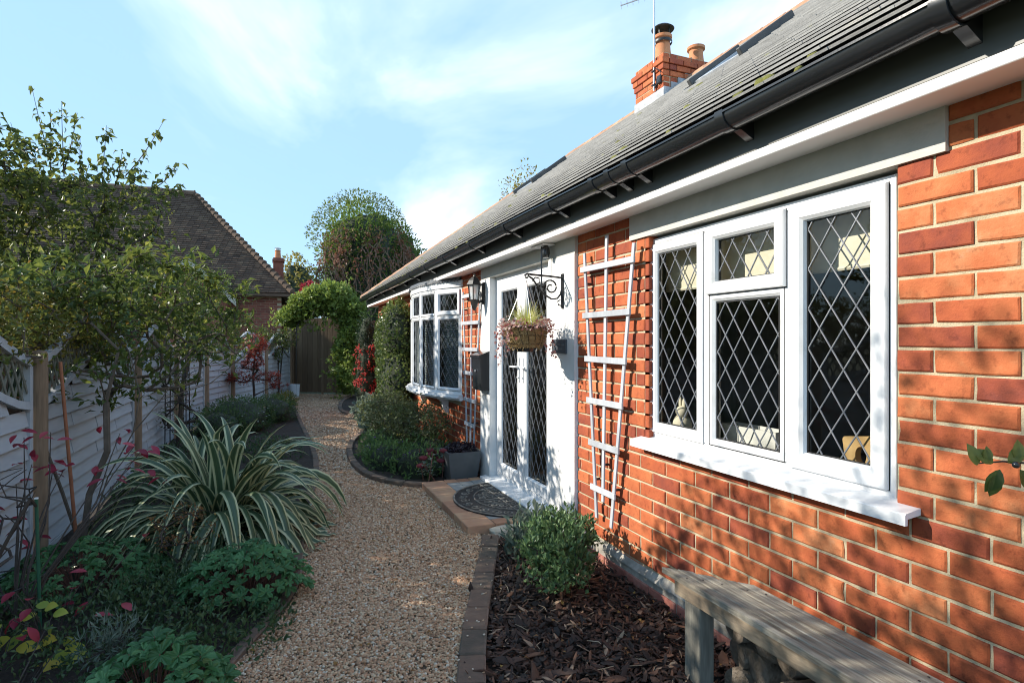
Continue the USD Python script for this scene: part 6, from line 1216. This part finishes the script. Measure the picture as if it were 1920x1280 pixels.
# dark cover and twiggy bits
bush('ground_cover', 'dark low cover of small leaves filling the near left border', 'ground cover', [((-.72, 3.05, .04), (.45, .55, .19)), ((-.45, 3.85, .04), (.40, .35, .22)), ((-.95, 2.5, .02), (.4, .4, .16)), ((-1.15, 3.1, .02), (.3, .5, .18))], 8500, .032, .014, M['L_cover'], None, 194, depth=.7, zmin=.0, updir=.4)
bush('ground_cover', 'low cover of small leaves between the flax and the dark climber', 'ground cover', [((-.95, 5.9, .04), (.40, .9, .18)), ((-.9, 7.3, .04), (.4, .8, .2)), ((-.1, 5.9, .02), (.35, .7, .13)), ((-.1, 7.3, .03), (.4, .8, .2))], 5500, .045, .02, M['L_cover'], None, 195, depth=.6, zmin=0., updir=.4)
bush('ground_cover', 'dark small leaved cover filling the gap between the two bright geranium clumps', 'ground cover', [((-.30, 2.86, .0), (.34, .30, .15)), ((-.62, 2.35, .0), (.35, .35, .14)), ((-.02, 3.0, .0), (.10, .25, .08)), ((-.55, 3.4, .02), (.4, .3, .16))], 6500, .034, .016, M['L_cover'], None, 198, depth=.7, zmin=0., updir=.4)
bush('spurge', 'small grey green spurge between the two nearest geranium clumps', 'plant', [((-.62, 2.72, .16), (.12, .12, .12))], 300, .045, .008, M['L_grey'], None, 196, depth=1., updir=.6)
dsb = np.array([-.52, 3.72, .0]); shrub('dead_stems', 'brown dying stems with tiny leaves in front of the flax', 'plant', [[dsb, dsb + [0, 0, .1]]], [((-.5, 3.75, .30), (.20, .18, .14))], 80, 4, .022, .012, M['L_fallen'], M['twig_dark'], 197, rtip=.0014, rmax=.006, spread=.03)
# red leaved twigs
rtb = np.array([-1.12, 3.28, 0]); RT = thing('red_leaved_twigs', 'slender dark twigs carrying a few crimson leaves by the first post', 'shrub').GetPrim(); r_ = np.random.RandomState(201); tw = MB(); it = []
for px, py in ((95, 810), (45, 820), (100, 875), (60, 870), (225, 812), (265, 845), (300, 885), (255, 832), (120, 880), (30, 905), (10, 965), (45, 1010), (200, 890), (240, 880)):
    e = at(px, py, D=3.05 + r_.uniform(-.15, .25)); m1 = rtb + (e - rtb) * .5 + np.array([r_.normal(0, .06), r_.normal(0, .06), .10]); tw.tube([rtb + r_.normal(0, .05, 3) * [1, 1, 0], rtb * .6 + m1 * .4 + [0, 0, .05], m1, (m1 + e) / 2 + [0, 0, .02], e], [.006, .005, .004, .003, .002], 5)
    for k in range(4): a = r_.uniform(0, 6.28); it.append((e + r_.normal(0, .035, 3), (math.cos(a), math.sin(a), r_.uniform(-.6, .1)), r_.uniform(.06, .085), r_.uniform(.028, .036), r_.rand(), (r_.normal(0, .3), -.3, 1), OVAL))
tw.build('twigs', M['twig_dark'], RT); leafparts(RT, it, M['L_redtwig'])
lr = np.random.RandomState(202); it = [(np.array([-.85 + lr.normal(0, .12), 2.95 + lr.normal(0, .15), .24 + lr.normal(0, .05)]), lr.normal(0, 1, 3) * [1, 1, .3], lr.uniform(.06, .08), .035, lr.rand(), (0, -.2, 1), OVAL) for _ in range(14)]
RT2 = thing('red_leaved_twigs', 'low dark red leaved twig over the ground cover left of the geranium', 'shrub').GetPrim(); leafparts(RT2, it, M['L_redtwig']); mb = MB()
for p, d, *_ in it: mb.tube([(-.9, 3.0, 0), (np.asarray(p) + [-.9, 3.0, .1]) / 2, p], .002, 4, cap=False)
mb.build('twigs', M['twig_dark'], RT2)
btb = np.array([-1.22, 2.62, 0]); r_ = np.random.RandomState(203); tg = [at(r_.uniform(-60, 70), r_.uniform(840, 1050), D=2.75 + r_.uniform(-.25, .3)) for _ in range(34)]; N, Pa, en = skeleton([[btb, btb + [0, .02, .25]], [btb + [.05, .1, 0], btb + [.1, .15, .3]]], tg, 203, jit=.05); BT = thing('bare_twigs', 'bare black twigs at the left edge in front of the fence', 'shrub').GetPrim(); wood(N, Pa, .0018, rmax=.010).build('twigs', M['twig_dark'], BT)
# stakes and ring
s0, s1 = at(145, 960, X=-1.20), at(113, 678, X=-1.22); s0[2] = 0; tag(MB().tube([s0, s1], [.011, .0095], 8).build('cane_stake', M['cane'], None, smooth=True), 'leaning reddish cane stake before the grey fence', 'stake')
g1 = at(68, 935, D=2.62); GS = thing('plant_stake', 'thin green plastic stake standing in the near left border', 'stake').GetPrim(); MB().tube([(g1[0] + .01, g1[1] + .02, -.02), g1], .0075, 8).build('rod', M['green_stake'], GS, smooth=True); MB().tube([g1, g1 + [0, 0, .006]], .0085, 8).build('cap', M['petal_white'], GS)
rc = at(-5, 1090, D=2.75); PR = thing('plant_ring', 'black wire plant support ring at the left edge', 'plant support', tuple(rc)).GetPrim(); an = np.linspace(0, 6.2832, 32); MB().tube([(.19 * math.cos(t), .19 * math.sin(t), .015 * math.cos(t * 2)) for t in an], .0035, 6, cap=False).build('ring', M['black_iron'], PR)
mb = MB()
for t in (.6, 2.7, 4.8): mb.tube([(.19 * math.cos(t), .19 * math.sin(t), 0), (.19 * math.cos(t), .19 * math.sin(t), -rc[2])], .003, 5)
mb.build('leg', M['black_iron'], PR)
# yellow leaved plant
YP = thing('yellow_leaved_plant', 'stem with large yellow and lime leaves at the lower left corner', 'plant').GetPrim(); yb = np.array([-.83, 2.10, .0]); r_ = np.random.RandomState(211); st_ = MB(); it = []
for px, py, dx, dz, L, tn in ((95, 1135, -.6, -.1, .05, .25), (85, 1140, .8, .3, .055, .4), (100, 1150, .9, 0, .055, .3), (70, 1150, -.8, -.4, .05, .5), (65, 1180, -1, -.5, .07, .62), (20, 1195, -1, -.6, .09, .55), (45, 1190, -.3, -.6, .07, .3), (30, 1215, .9, .1, .075, .7), (15, 1225, -.2, -1, .08, .8), (75, 1205, .9, .2, .07, .75), (95, 1200, -.8, -.7, .085, .35), (105, 1205, -.3, -1, .10, .3), (110, 1215, .3, -1, .11, .28), (125, 1210, .9, -.4, .095, .45), (120, 1195, 1, 0, .06, .4), (95, 1195, .2, 1, .05, .3), (85, 1235, .6, -.4, .09, .78), (75, 1245, -.5, -.9, .09, .85), (90, 1250, .0, -1, .10, .72), (100, 1250, .9, -.3, .085, .68), (70, 1225, -.5, -.9, .06, .9), (60, 1250, -.7, -.7, .085, .8), (5, 1245, -.2, -1, .06, .75), (5, 1170, -.6, -.3, .06, .35), (35, 1160, .5, .6, .05, .2)):
    D_ = 2.42 + r_.uniform(-.08, .08); it.append((at(px, py, D=D_), np.array([C * dx, -S * dx, dz]) + r_.normal(0, .15, 3) + [-S * .25, -C * .25, 0], L * 1.25, L * .74, min(1, tn * 1.05 + .08), (-S * .6 + r_.normal(0, .2), -C * .6, .8), OVAL))
    if len(it) % 3 == 0: e = it[-1][0]; st_.tube([yb + r_.normal(0, .02, 3) * [1, 1, 0], (yb + e) / 2 + [0, 0, .04], e], [.004, .003, .0015], 5)
leafparts(YP, it, M['L_yellow']); st_.build('stem', M['twig_dark'], YP)
# fallen leaves
r_ = np.random.RandomState(221); mb = MB(); k = 260; q = np.vstack([inside(near, 170, 5), inside(bark_poly.intersection(sbox(0, 1.5, 1.9, 3.8)), 90, 6)]); leafbatch(mb, np.c_[q, np.full(k, .014)], np.c_[r_.normal(0, 1, (k, 2)), r_.uniform(0, .35, k)], r_.uniform(.014, .035, k), r_.uniform(.010, .02, k), r_.rand(k), r_, .2); tag(mb.build('fallen_leaves', M['L_fallen']), 'small brown leaves fallen on gravel and bark', None, None, 'stuff')
